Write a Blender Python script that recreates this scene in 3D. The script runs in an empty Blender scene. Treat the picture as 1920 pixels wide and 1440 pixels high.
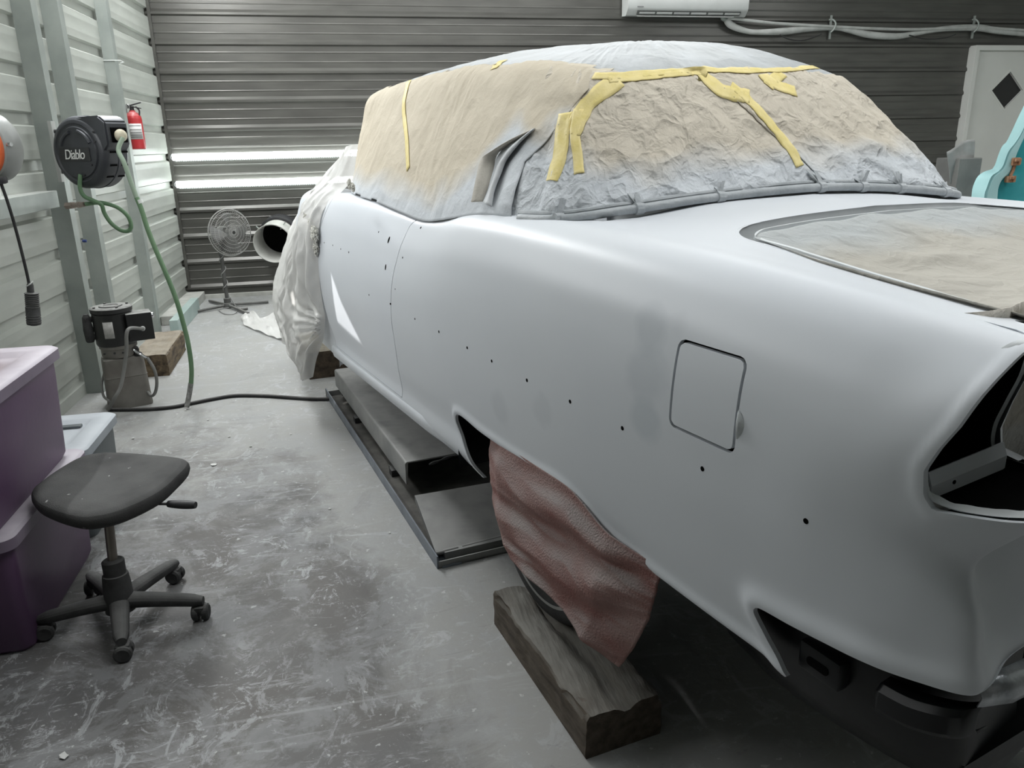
import bpy, bmesh, math, random
import numpy as np
from mathutils import Vector, Matrix, noise
from mathutils.bvhtree import BVHTree
random.seed(7); np.random.seed(7)
C = bpy.context.scene.collection
SC = bpy.context.scene
PI = math.pi

# ------------------------------------------------------------------ camera
F = 1442.0; CX = 960.0; CY = 720.0; CAM_H = 1.6
def _unit(v): v = np.array(v, float); return v/np.linalg.norm(v)
_up = -_unit([1060-CX, 5300-CY, F])
_y = np.array([630-CX, 268-CY, F]); _y = _unit(_y - _up*(_y@_up))
_x = np.cross(_y, _up)
RM = np.array([_x, _y, _up])                    # world = RM @ camera (x right, y down, z forward)
cd = bpy.data.cameras.new('camera'); cam = bpy.data.objects.new('camera', cd); C.objects.link(cam)
cd.sensor_width = 36; cd.lens = F/1920*36; cd.clip_start = .05
_r, _d, _f = RM@[1,0,0], RM@[0,1,0], RM@[0,0,1]
cam.matrix_world = Matrix(((_r[0],-_d[0],-_f[0],0),(_r[1],-_d[1],-_f[1],0),(_r[2],-_d[2],-_f[2],CAM_H),(0,0,0,1)))
SC.camera = cam

# ------------------------------------------------------------------ world, lights, exposure
wd = bpy.data.worlds.new('world'); SC.world = wd; wd.use_nodes = True
wd.node_tree.nodes['Background'].inputs[0].default_value = (.75,.85,1,1)
wd.node_tree.nodes['Background'].inputs[1].default_value = .25
SC.view_settings.view_transform = 'Standard'; SC.view_settings.look = 'None'
SC.view_settings.gamma = 1; SC.view_settings.use_curve_mapping = False
SC.view_settings.exposure = 0.38
def area(name, loc, size, power, rot=(0,0,0), col=(1,1,1)):
    l = bpy.data.lights.new(name, 'AREA'); l.shape = 'RECTANGLE'; l.size, l.size_y = size; l.energy = power; l.color = col
    o = bpy.data.objects.new(name, l); C.objects.link(o); o.location = loc; o.rotation_euler = rot
    return o
LK = (.975,.99,1)
area('ceiling_tube_light', (1.7,1.5,3.8), (2.6,1.8), 54, col=LK)
area('ceiling_tube_light', (2.0,6.0,3.8), (3.0,3.0), 58, col=LK)
area('aisle_tube_light', (-1.45,6.5,3.75), (.4,3.8), 136, rot=(0,math.radians(-52),0), col=LK)
area('side_fill_light', (-1.74,3.25,2.15), (.06,2.6), 19, rot=(0,math.radians(-80),0), col=LK)  # added lamp out of view, brightens the car side
area('ceiling_tube_light', (2.2,8.2,3.85), (5.6,.25), 34, rot=(math.radians(12),0,0), col=LK)
area('ceiling_tube_light', (6.6,4.2,3.8), (1.8,3.6), 100, col=LK)

_s = bpy.data.lights.new('patch_sun','SUN'); _s.energy = 3.2; _s.angle = math.radians(.35); _s.color = (1,.98,.95)
patch_sun = bpy.data.objects.new('patch_sun', _s); C.objects.link(patch_sun)       # added beam for the door's light patch, through an unseen wall cut-out
patch_sun.rotation_euler = Vector((1.75,2.30,-1.42)).to_track_quat('-Z','Y').to_euler()

# ------------------------------------------------------------------ pixel rays (a point of the photo meets a plane of the room)
O3 = np.array([0,0,CAM_H])
def ray(u, v): return RM@np.array([(u-CX)/F, (v-CY)/F, 1.])
def fl(u, v, z=0.): d = ray(u,v); return Vector(O3+d*((z-CAM_H)/d[2]))
def onx(u, v, x): d = ray(u,v); return Vector(O3+d*(x/d[0]))
def ony(u, v, y): d = ray(u,v); return Vector(O3+d*(y/d[1]))
YAW = math.radians(15.95)
AX = np.array([-math.sin(YAW), math.cos(YAW), 0]); RX = np.array([math.cos(YAW), math.sin(YAW), 0])
def W(s, t, z): return Vector(AX*s+RX*t+np.array([0,0,z]))    # car frame: s forward, t to the car's right, z up
def ont(u, v, t): d = ray(u,v); return Vector(O3+d*(t/(d@RX)))

# ------------------------------------------------------------------ materials
def mat(name, c1, c2=None, rough=.6, metal=0., scale=6., bump=0., bscale=60., detail=6., lo=.35, hi=.65, spec=.5, alpha=1., coat=0., stretch=None, trans=0.):
    m = bpy.data.materials.new(name); m.use_nodes = True
    nt = m.node_tree; N = nt.nodes; L = nt.links; b = N['Principled BSDF']
    b.inputs['Roughness'].default_value = rough; b.inputs['Metallic'].default_value = metal
    b.inputs['Specular IOR Level'].default_value = spec; b.inputs['Alpha'].default_value = alpha
    b.inputs['Coat Weight'].default_value = coat; b.inputs['Transmission Weight'].default_value = trans
    tc = N.new('ShaderNodeTexCoord'); src = tc.outputs['Object']
    if stretch:
        mp = N.new('ShaderNodeMapping'); mp.inputs['Scale'].default_value = stretch; L.new(src, mp.inputs[0]); src = mp.outputs[0]
    nz = N.new('ShaderNodeTexNoise'); nz.inputs['Scale'].default_value = scale; nz.inputs['Detail'].default_value = detail; L.new(src, nz.inputs[0])
    rp = N.new('ShaderNodeValToRGB'); rp.color_ramp.elements[0].position = lo; rp.color_ramp.elements[1].position = hi
    rp.color_ramp.elements[0].color = (*c1,1); rp.color_ramp.elements[1].color = (*(c2 or c1),1)
    L.new(nz.outputs[0], rp.inputs[0]); L.new(rp.outputs[0], b.inputs['Base Color'])
    if bump:
        n2 = N.new('ShaderNodeTexNoise'); n2.inputs['Scale'].default_value = bscale; n2.inputs['Detail'].default_value = 4; L.new(src, n2.inputs[0])
        bp = N.new('ShaderNodeBump'); bp.inputs['Strength'].default_value = bump; bp.inputs['Distance'].default_value = .01
        L.new(n2.outputs[0], bp.inputs['Height']); L.new(bp.outputs[0], b.inputs['Normal'])
    return m
def emis(name, col, s):
    m = bpy.data.materials.new(name); m.use_nodes = True; b = m.node_tree.nodes['Principled BSDF']
    b.inputs['Base Color'].default_value = (*col,1); b.inputs['Emission Color'].default_value = (*col,1); b.inputs['Emission Strength'].default_value = s
    return m
def dust(m, col=(.62,.62,.58), lo=.35, hi=.95, amt=.8, scale=12.):
    """pale sanding dust lying on the upward faces of a material"""
    nt = m.node_tree; N = nt.nodes; L = nt.links; b = N['Principled BSDF']; src = b.inputs['Base Color'].links[0].from_socket
    g = N.new('ShaderNodeNewGeometry'); sp = N.new('ShaderNodeSeparateXYZ'); L.new(g.outputs['True Normal'], sp.inputs[0])
    mr = N.new('ShaderNodeMapRange'); mr.inputs[1].default_value = lo; mr.inputs[2].default_value = hi; L.new(sp.outputs[2], mr.inputs[0])
    nz = N.new('ShaderNodeTexNoise'); nz.inputs['Scale'].default_value = scale; nz.inputs['Detail'].default_value = 6
    tc = N.new('ShaderNodeTexCoord'); L.new(tc.outputs['Object'], nz.inputs[0])
    m2 = N.new('ShaderNodeMapRange'); m2.inputs[1].default_value = .25; m2.inputs[2].default_value = .6; m2.inputs[3].default_value = amt*.45; m2.inputs[4].default_value = amt; L.new(nz.outputs[0], m2.inputs[0])
    mu = N.new('ShaderNodeMath'); mu.operation = 'MULTIPLY'; L.new(mr.outputs[0], mu.inputs[0]); L.new(m2.outputs[0], mu.inputs[1])
    mx = N.new('ShaderNodeMix'); mx.data_type = 'RGBA'; mx.inputs[7].default_value = (*col,1); L.new(mu.outputs[0], mx.inputs[0]); L.new(src, mx.inputs[6]); L.new(mx.outputs[2], b.inputs['Base Color'])
    return m

M = {}
M['black_plastic'] = mat('black_plastic', (.018,.018,.02), (.03,.03,.032), rough=.5, bump=.1, bscale=90)
M['reel_plastic'] = dust(mat('reel_plastic', (.026,.028,.033), (.042,.045,.052), rough=.42, bump=.06, bscale=80), (.3,.31,.34), .5, 1., .7)
M['dusty_black'] = dust(mat('dusty_black', (.02,.02,.02), (.045,.045,.045), rough=.75, scale=14, bump=.15, bscale=120), (.17,.17,.165), .3, 1, .75)
M['steel'] = dust(mat('galvanised_steel', (.30,.33,.31), (.37,.40,.375), rough=.5, metal=.25, scale=5, bump=.05, bscale=30), (.55,.56,.53))
M['white_paint'] = mat('white_paint', (.66,.68,.66), (.7,.72,.7), rough=.5)
M['rubber'] = dust(mat('rubber', (.016,.016,.016), (.03,.03,.03), rough=.8, bump=.2, bscale=70), (.22,.21,.2), .4, 1, .6)
M['chrome'] = mat('chrome', (.6,.6,.62), rough=.18, metal=1.)
M['hole_shade'] = mat('hole_shade', (.004,.004,.004), rough=1., spec=.05)  # near-black: shade of holes, slots and gaps put into the colour
M['cardboard'] = mat('cardboard', (.36,.24,.13), (.42,.29,.17), rough=.85, scale=20)
M['tape'] = mat('masking_tape_yellow', (.72,.60,.22), (.80,.68,.32), rough=.6, scale=25, bump=.15, bscale=90)

# ------------------------------------------------------------------ mesh helpers
def new(): return bmesh.new()
def root_of(o):
    while o.parent: o = o.parent
    return o
def obj(name, bm, m, parent=None, smooth=True, angle=40, label=None):
    """link the bmesh (world coordinates) as ONE object; a child keeps its thing's origin"""
    me = bpy.data.meshes.new(name)
    bmesh.ops.recalc_face_normals(bm, faces=bm.faces[:])
    off = root_of(parent).location.copy() if parent else Vector((0,0,0))
    if parent: bmesh.ops.translate(bm, vec=-off, verts=bm.verts[:])
    bm.to_mesh(me); bm.free()
    o = bpy.data.objects.new(name, me); C.objects.link(o)
    if m: me.materials.append(m)
    if smooth:
        for p in me.polygons: p.use_smooth = True
        if angle < 180: me.set_sharp_from_angle(angle=math.radians(angle))
    if parent: o.parent = parent
    if label: o['label'] = label
    return o
def thing(name, label, cat, loc=(0,0,0), group=None):
    o = bpy.data.objects.new(name, None); o.empty_display_size = .1; C.objects.link(o); o.location = loc
    o['label'] = label; o['category'] = cat
    if group: o['group'] = group
    return o
def tag(o, label, cat, group=None, kind=None):
    o['label'] = label; o['category'] = cat
    if group: o['group'] = group
    if kind: o['kind'] = kind
    return o
def struct(name, bm, m, **k):
    o = obj(name, bm, m, **k)
    if not o.parent: o['kind'] = 'structure'
    return o
def V(*a): return Vector(a)
def add_box(bm, c, size, rot=None, bevel=0., seg=2):
    r = bmesh.ops.create_cube(bm, size=1.); vs = r['verts']
    bmesh.ops.scale(bm, vec=size, verts=vs)
    if bevel:
        es = list({e for v in vs for e in v.link_edges})
        rb = bmesh.ops.bevel(bm, geom=es, offset=bevel, segments=seg, affect='EDGES', profile=.6)
        vs = list({v for f in rb['faces'] for v in f.verts} | {v for v in vs if v.is_valid})
    if rot is not None: bmesh.ops.rotate(bm, cent=(0,0,0), matrix=rot, verts=vs)
    bmesh.ops.translate(bm, vec=Vector(c), verts=vs); return vs
def rz(a): return Matrix.Rotation(a, 3, 'Z')
def frame(d):
    d = Vector(d).normalized(); up = Vector((0,0,1)) if abs(d.z) < .95 else Vector((0,1,0))
    x = up.cross(d).normalized(); y = d.cross(x); return Matrix((x,y,d)).transposed()
def add_rings(bm, rings, close=True, cap=True):
    vr = [[bm.verts.new(p) for p in r] for r in rings]
    n = len(vr[0])
    for a, b in zip(vr[:-1], vr[1:]):
        for i in range(n if close else n-1):
            j = (i+1) % n; bm.faces.new((a[i],a[j],b[j],b[i]))
    if cap and close:
        bm.faces.new(vr[0][::-1]); bm.faces.new(vr[-1])
    return vr
def add_lathe(bm, base, axis, prof, n=32, cap=True):
    """prof: (radius, distance along axis)"""
    f = frame(axis); base = Vector(base); rings = []
    for r, h in prof:
        rings.append([base+f@Vector((max(r,1e-4)*math.cos(2*PI*i/n), max(r,1e-4)*math.sin(2*PI*i/n), h)) for i in range(n)])
    return add_rings(bm, rings, True, cap)
def add_cyl(bm, a, b, r, r2=None, n=20): a, b = Vector(a), Vector(b); add_lathe(bm, a, b-a, [(r,0),(r if r2 is None else r2,(b-a).length)], n)
def spline(pts, k=8):
    P = [Vector(p) for p in pts]; out = []
    for i in range(len(P)-1):
        p0 = P[max(i-1,0)]; p1 = P[i]; p2 = P[i+1]; p3 = P[min(i+2,len(P)-1)]
        for j in range(k):
            u = j/k; out.append(.5*((2*p1)+(p2-p0)*u+(2*p0-5*p1+4*p2-p3)*u*u+(3*p1-p0-3*p2+p3)*u**3))
    out.append(P[-1]); return out
def add_tube(bm, pts, r, n=10, k=8, smooth=True):
    P = spline(pts, k) if smooth else [Vector(p) for p in pts]
    rings = []; x = None
    for i, p in enumerate(P):
        d = (P[min(i+1,len(P)-1)]-P[max(i-1,0)]).normalized()
        if x is None: x = frame(d).col[0]
        x = (x-d*x.dot(d)).normalized(); y = d.cross(x)
        rr = r(i/(len(P)-1)) if callable(r) else r
        rings.append([p+(x*math.cos(2*PI*j/n)+y*math.sin(2*PI*j/n))*rr for j in range(n)])
    add_rings(bm, rings)
def add_prism(bm, poly, vec, org=(0,0,0), ex=(1,0,0), ey=(0,1,0)):
    """2-D polygon in the plane org+ex,ey extruded by vec"""
    org, ex, ey, vec = Vector(org), Vector(ex), Vector(ey), Vector(vec)
    a = [org+ex*p[0]+ey*p[1] for p in poly]
    add_rings(bm, [a, [p+vec for p in a]])
def rrect(w, h, r, n=5, cx=0, cy=0):
    out = []
    for qx, qy, a0 in ((1,1,0),(-1,1,90),(-1,-1,180),(1,-1,270)):
        for i in range(n+1):
            a = math.radians(a0+90*i/n); out.append((cx+qx*(w/2-r)+r*math.cos(a), cy+qy*(h/2-r)+r*math.sin(a)))
    return out
def add_grid(bm, P, close_u=False):
    """P[i][j] points -> quads"""
    n, m = len(P), len(P[0]); v = [[bm.verts.new(Vector(p)) for p in r] for r in P]
    for i in range(n if close_u else n-1):
        for j in range(m-1):
            a = v[i]; b = v[(i+1) % n]; bm.faces.new((a[j],a[j+1],b[j+1],b[j]))
    return v
def solid(o, t, off=0.):
    s = o.modifiers.new('thick', 'SOLIDIFY'); s.thickness = t; s.offset = off; return o
def fbm(p, sc=1., oct=3):
    a, s, f = 0., 1., sc
    for _ in range(oct): a += s*noise.noise(Vector(p)*f); s *= .5; f *= 2.1
    return a
# ================================================================== room
def lwx(y): return -1.83+(y-5.5)*.027            # inside face of the left wall
LDIR = Vector((.027,1,0)).normalized()
YB = 9.05; ZC = 4.0; XR = 8.9; YF = -2.6
RIBS = [1.52+.279*k for k in range(-5,9)]

def floor_mat():
    m = bpy.data.materials.new('concrete_floor'); m.use_nodes = True; N = m.node_tree.nodes; L = m.node_tree.links; b = N['Principled BSDF']
    tc = N.new('ShaderNodeTexCoord')
    def nz(sc, det=8, rough=.6, st=None, dist=0.):
        n = N.new('ShaderNodeTexNoise'); n.inputs['Scale'].default_value = sc; n.inputs['Detail'].default_value = det; n.inputs['Roughness'].default_value = rough; n.inputs['Distortion'].default_value = dist
        if st:
            mp = N.new('ShaderNodeMapping'); mp.inputs['Scale'].default_value = st; mp.inputs['Rotation'].default_value = (0,0,st[2]); L.new(tc.outputs['Object'], mp.inputs[0]); L.new(mp.outputs[0], n.inputs[0])
        else: L.new(tc.outputs['Object'], n.inputs[0])
        return n.outputs[0]
    def ramp(s, p0, p1, c0=(0,0,0), c1=(1,1,1)):
        r = N.new('ShaderNodeValToRGB'); r.color_ramp.elements[0].position = p0; r.color_ramp.elements[1].position = p1
        r.color_ramp.elements[0].color = (*c0,1); r.color_ramp.elements[1].color = (*c1,1); L.new(s, r.inputs[0]); return r.outputs[0]
    def mix(f, a, bb):
        x = N.new('ShaderNodeMix'); x.data_type = 'RGBA'
        for sck, v in ((x.inputs[0],f),(x.inputs[6],a),(x.inputs[7],bb)):
            if isinstance(v, tuple): sck.default_value = (*v,1)
            elif isinstance(v, float): sck.default_value = v
            else: L.new(v, sck)
        return x.outputs[2]
    def math_(op, a, c):
        x = N.new('ShaderNodeMath'); x.operation = op; x.use_clamp = True
        for i, v in enumerate((a,c)):
            if isinstance(v, float): x.inputs[i].default_value = v
            else: L.new(v, x.inputs[i])
        return x.outputs[0]
    base = ramp(nz(1.1, 6), .35, .65, (.112,.102,.091), (.140,.141,.144))
    base = mix(ramp(nz(22, 6), .35, .7), base, mix(.5, base, (.12,.115,.11)))
    # overspray dust: heavy towards the back of the shop, thin where people walk and wheel things about
    sp = N.new('ShaderNodeSeparateXYZ'); L.new(tc.outputs['Object'], sp.inputs[0])
    mr = N.new('ShaderNodeMapRange'); mr.inputs[1].default_value = 2.6; mr.inputs[2].default_value = 5.6; L.new(sp.outputs[1], mr.inputs[0])
    # ... and heavy along the lift and the car side
    sk = N.new('ShaderNodeMath'); sk.operation = 'MULTIPLY_ADD'; L.new(sp.outputs[1], sk.inputs[0]); sk.inputs[1].default_value = .19; L.new(sp.outputs[0], sk.inputs[2])
    m3 = N.new('ShaderNodeMapRange'); m3.inputs[1].default_value = .36; m3.inputs[2].default_value = .74; m3.inputs[4].default_value = .80; L.new(sk.outputs[0], m3.inputs[0])
    near = math_('ADD', math_('MULTIPLY', mr.outputs[0], .72), m3.outputs[0])
    wear = math_('ADD', near, math_('MULTIPLY', math_('SUBTRACT', nz(2.2, 9, .72, None, .8), .40), 1.6))
    dustm = ramp(wear, .22, .70)
    base = mix(math_('MULTIPLY', dustm, .82), base, (.38,.382,.368))
    # pale scuffs and scratches
    s1 = ramp(nz(9, 9, .78, (1,.55,.6), 1.2), .555, .60)
    s2 = ramp(nz(8, 9, .80, (.45,1.1,-.5), 1.6), .565, .61)
    s3 = ramp(nz(14, 9, .80, (.5,1.2,-1.1), 1.8), .57, .62)
    s1 = math_('ADD', s1, s3)
    pt = ramp(nz(1.3, 5), .36, .56)
    base = mix(math_('MULTIPLY', math_('MULTIPLY', math_('ADD', s1, s2), pt), .75), base, (.46,.47,.48))
    pl_ = ramp(nz(3.2, 11, .78, None, .5), .49, .55)
    base = mix(math_('MULTIPLY', pl_, .34), base, (.34,.35,.36))
    sc_ = ramp(nz(2.2, 9, .7, (.06,1.6,.45), .6), .60, .625)
    base = mix(math_('MULTIPLY', sc_, .35), base, (.42,.43,.43))
    fl_ = ramp(nz(26, 4, .6), .66, .69)
    base = mix(math_('MULTIPLY', fl_, .55), base, (.66,.67,.66))
    dk = ramp(nz(2.4, 8, .7, (1,.5,.2), .8), .60, .74)
    dk2 = ramp(nz(12, 9, .8, (.3,1,.3), 2.), .60, .68)
    base = mix(math_('MULTIPLY', dk, .5), base, (.10,.095,.09))
    base = mix(math_('MULTIPLY', dk2, .45), base, (.11,.105,.10))
    L.new(base, b.inputs['Base Color'])
    rr = N.new('ShaderNodeMapRange'); rr.inputs[3].default_value = .42; rr.inputs[4].default_value = .75; L.new(nz(3, 5), rr.inputs[0]); L.new(rr.outputs[0], b.inputs['Roughness'])
    bp = N.new('ShaderNodeBump'); bp.inputs['Strength'].default_value = .25; bp.inputs['Distance'].default_value = .006; L.new(nz(30, 8), bp.inputs['Height']); L.new(bp.outputs[0], b.inputs['Normal'])
    return m
bm = new(); add_box(bm, ((XR-3.2)/2,(YB+YF)/2,-.05), (XR+3.2,YB-YF+.4,.1)); struct('floor', bm, floor_mat(), smooth=False)

M['wall_white'] = mat('white_metal_siding', (.41,.43,.395), (.465,.485,.445), rough=.42, scale=3, stretch=(1,1,4), bump=.03, bscale=8)
M['wall_dark'] = mat('dark_metal_siding', (.085,.083,.076), (.11,.108,.098), rough=.33, metal=.35, scale=2, stretch=(1,1,6))
def siding_profile(groove):
    """(depth, z) down the wall: one big rib each .279 m and two fine pencil ribs between; groove=True sinks the big ribs"""
    pr = [(0,0)]
    for k, z in enumerate(RIBS):
        sg = -1 if groove else 1
        if groove: seq = [(-.048,0),(-.030,-.030),(.030,-.030),(.040,0)]
        else: seq = [(-.030,0),(-.016,.022),(.006,.022),(.036,0)]
        pr += [(d, z+q) for q, d in seq]
        for zz in (z+.093, z+.186):
            w, h = (.014,.0013) if groove else (.009,.0030)
            pr += [(0,zz-w),(h if not groove else h,zz-w*.3),(h,zz+w*.3),(0,zz+w)]
    pr = [p for p in pr if p[1] < ZC]+[(0,ZC)]
    return pr
bm = new(); pr = siding_profile(True)
WA, WB = .6, 2.4                                  # flat panel with an unseen hole, added to shape the door's light patch
for ya, yb in ((YF,WA),(WB,YB)): add_grid(bm, [[Vector((lwx(y)+d, y, z)) for d, z in pr] for y in (ya,yb)])
SUN = Vector((1.75,2.30,-1.42)).normalized()
PATCH_CUT = []
for u, v, t in ((621,512,1.019),(640,566,1.02),(681,643,1.045),(660,626,1.045),(635,604,1.045)):
    q = ont(u,v,t); k = (lwx(1.5)-q.x)/SUN.x; q = q+SUN*k; PATCH_CUT.append((q.y,q.z))
cy_, cz_ = sum(p[0] for p in PATCH_CUT)/5, sum(p[1] for p in PATCH_CUT)/5
QUAD = [(WA,0),(WB,0),(WB,ZC),(WA,ZC)]
from mathutils.geometry import delaunay_2d_cdt
vs2, _, fs2, *_ = delaunay_2d_cdt([Vector(p) for p in QUAD+PATCH_CUT], [(0,1),(1,2),(2,3),(3,0)]+[(4+i,4+(i+1)%5) for i in range(5)], [], 0, 1e-6)
def _in(p):
    c = False
    for (x0,z0),(x1,z1) in zip(PATCH_CUT, PATCH_CUT[1:]+PATCH_CUT[:1]):
        if ((z0 > p[1]) != (z1 > p[1])) and p[0] < (x1-x0)*(p[1]-z0)/(z1-z0)+x0: c = not c
    return c
nv = [bm.verts.new((lwx(p[0]),p[0],p[1])) for p in vs2]
for f_ in fs2:
    c = sum((vs2[i] for i in f_), Vector((0,0)))/len(f_)
    if not _in(c): bm.faces.new([nv[i] for i in f_])
struct('wall_left', bm, M['wall_white'], angle=15)
bm = new(); pr = siding_profile(False)
add_grid(bm, [[Vector((x, YB-d, z)) for d, z in pr] for x in (-1.95,XR)])
struct('wall_back', bm, M['wall_dark'], angle=15)
bm = new(); add_box(bm, (XR+.05,(YB+YF)/2,ZC/2), (.1,YB-YF,ZC)); struct('wall_right', bm, M['wall_white'], smooth=False)
bm = new(); add_box(bm, ((XR-2)/2,YF-.05,ZC/2), (XR+2.2,.1,ZC)); struct('wall_front', bm, M['wall_dark'], smooth=False)
bm = new(); add_box(bm, ((XR-2)/2,(YB+YF)/2,ZC+.05), (XR+2.2,YB-YF,.1)); struct('ceiling', bm, M['white_paint'], smooth=False)

# steel posts of the left wall: channels whose open rib notches stay dark behind them
def post(n, y, w=.10, d=.108):
    bm = new(); x = lwx(y)
    prof = [(0,0),(d,0),(d,w),(d-.03,w),(d-.03,w-.004),(d-.004,w-.004),(d-.004,.004),(0,.004)]
    add_prism(bm, prof, (0,0,ZC), (x+.001,y,0), (1,0,0), (0,1,0))
    o = struct('trim_%d' % n, bm, M['steel'], smooth=False)
    return o
POSTS = [5.57, 6.06, 7.27]
for i, y in enumerate(POSTS): post(i+1, y, d=(.110,.106,.086)[i])
post(4, 3.3)
# horizontal channel between the near posts
bm = new(); a = onx(0,392,lwx(4.8)+.125); z0 = 1.34
add_box(bm, (lwx(4.4)+.07,4.45,z0-.02), (.13,1.96,.10), bevel=.004); struct('trim_5', bm, M['steel'], smooth=False)
# corner angle of the dark wall + concrete curb
bm = new(); add_box(bm, (-1.72,YB-.02,ZC/2+.06), (.03,.03,ZC-.12)); struct('trim_6', bm, M['wall_dark'], smooth=False)
M['concrete'] = mat('dusty_concrete', (.40,.40,.37), (.50,.50,.47), rough=.9, scale=9, bump=.2, bscale=50)
bm = new(); add_box(bm, (lwx(8.3)+.09,8.35,.045), (.20,1.3,.09), bevel=.006); add_box(bm, (3.6,YB-.015,.02), (10.6,.05,.05), bevel=.006)
struct('baseboard_left', bm, M['concrete'], smooth=False)

# white service door at the right end of the back wall
M['door_paint'] = mat('greyish_door_paint', (.60,.605,.57), (.65,.655,.62), rough=.5, scale=2)
M['dark_glass'] = mat('dark_glass', (.03,.03,.03), rough=.25, spec=.3)
dx0, dx1, dz = 7.90, 8.86, 2.63
dr = thing('door_1','','door',(0,0,0)); del dr['label']; del dr['category']; dr['kind'] = 'structure'
bm = new()
for sx in (dx0, dx1-.0): add_box(bm, (sx+.03,YB-.06,dz/2), (.06,.12,dz), bevel=.004)
add_box(bm, ((dx0+dx1)/2+.03,YB-.06,dz-.03), (dx1-dx0,.119,.06), bevel=.004)
obj('door_frame', bm, M['door_paint'], dr, smooth=False)
hx, hz, hw, hh = 8.50, 2.10, .235, .225
bm = new()
ox = [(dx0+.06,0),(dx1,0),(dx1,dz-.06),(dx0+.06,dz-.06)]; dm = [(hx,hz-hh),(hx+hw,hz),(hx,hz+hh),(hx-hw,hz)]
vo = [[bm.verts.new((p[0],y,p[1])) for p in ox] for y in (YB-.075,YB-.03)]; vi = [[bm.verts.new((p[0],y,p[1])) for p in dm] for y in (YB-.075,YB-.03)]
for k in (0,1):
    for i in range(4):
        j = (i+1) % 4
        bm.faces.new((vo[k][i],vo[k][j],vi[k][j],vi[k][i]))
for i in range(4): j = (i+1) % 4; bm.faces.new((vi[0][i],vi[0][j],vi[1][j],vi[1][i])); bm.faces.new((vo[0][i],vo[0][j],vo[1][j],vo[1][i]))
obj('door_leaf', bm, M['door_paint'], dr, smooth=False)
bm = new()
for i in range(4):
    j = (i+1) % 4; a = Vector((dm[i][0],YB-.08,dm[i][1])); b = Vector((dm[j][0],YB-.08,dm[j][1])); c = Vector((hx,YB-.08,hz)); k = 1.14
    add_rings(bm, [[a,b,b+(b-c)*(k-1),a+(a-c)*(k-1)],[q+Vector((0,.012,0)) for q in (a,b,b+(b-c)*(k-1),a+(a-c)*(k-1))]])
obj('window_trim', bm, M['door_paint'], dr, smooth=False)
bm = new(); add_prism(bm, dm, (0,.01,0), (0,YB-.045,0), (1,0,0), (0,0,1)); obj('window_pane', bm, M['dark_glass'], dr, smooth=False)

# two tube lights lying in the ribs of the back wall
M['led'] = emis('tube_glow', (.93,1,.98), 9.)
M['reflection_rib'] = mat('reflection_teeth', (.8,.85,.85), rough=.3)  # pale colour of the ribbed reflection under the tubes
for z, lab in ((RIBS[5]+.0,'upper of the two glowing tube lights on the dark back wall'),(RIBS[4]+.0,'lower of the two glowing tube lights on the dark back wall, above the pedestal fan')):
    t = thing('tube_light', lab, 'tube light', (-1.7,YB-.05,z), 'tube lights on the back wall')
    bm = new(); add_cyl(bm, (-1.69,YB-.055,z), (1.2,YB-.055,z), .034, n=14); obj('glowing_tube', bm, M['led'], t)
    bm = new()
    for i in range(120):  # teeth modelled in place of the tube's ribbed reflection
        x = -1.66+i*.0237; add_box(bm, (x,YB-.062,z-.036), (.012,.05,.014))
    obj('reflection_teeth', bm, M['reflection_rib'], t, smooth=False)
    bm = new(); add_tube(bm, [(-1.70,YB-.05,z+.03),(-1.715,YB-.07,z),(-1.70,YB-.05,z-.03)], .006, n=6); obj('end_clip', bm, M['black_plastic'], t)
    l = area('tube_lamp', (-.25,YB-.085,z), (2.8,.03), 15, rot=(math.radians(-90),0,0), col=(.93,1,.98))
# ================================================================== the primered car
TC = 1.96
car = thing('car','old two-door car body in pale grey primer with masked windows, up on blocks','car', W(2.6,TC,0))
def primer_mat(name, c1, c2, rough, coat=0., stains=()):
    m = mat(name, c1, c2, rough=rough, scale=1.6, lo=.3, hi=.7, spec=.45, coat=coat)
    N = m.node_tree.nodes; L = m.node_tree.links; b = N['Principled BSDF']; src = b.inputs['Base Color'].links[0].from_socket
    tc = N.new('ShaderNodeTexCoord')
    wn = N.new('ShaderNodeTexNoise'); wn.inputs['Scale'].default_value = 9; L.new(tc.outputs['Object'], wn.inputs[0])
    for p, r, col, st in stains:      # sanded-through and filler patches
        sb = N.new('ShaderNodeVectorMath'); sb.operation = 'DISTANCE'; L.new(tc.outputs['Object'], sb.inputs[0]); sb.inputs[1].default_value = p
        ad = N.new('ShaderNodeMath'); ad.operation = 'MULTIPLY_ADD'; L.new(wn.outputs[0], ad.inputs[0]); ad.inputs[1].default_value = r*1.6; L.new(sb.outputs['Value'], ad.inputs[2])
        mr = N.new('ShaderNodeMapRange'); mr.inputs[1].default_value = r*1.5; mr.inputs[2].default_value = r*2.1; mr.inputs[3].default_value = st; mr.inputs[4].default_value = 0; L.new(ad.outputs[0], mr.inputs[0])
        mx = N.new('ShaderNodeMix'); mx.data_type = 'RGBA'; L.new(mr.outputs[0], mx.inputs[0]); L.new(src, mx.inputs[6]); mx.inputs[7].default_value = (*col,1); src = mx.outputs[2]
    L.new(src, b.inputs['Base Color']); return m
_o = car.location
def cl(s, t, z): return tuple(W(s,t,z)-_o)
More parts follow.
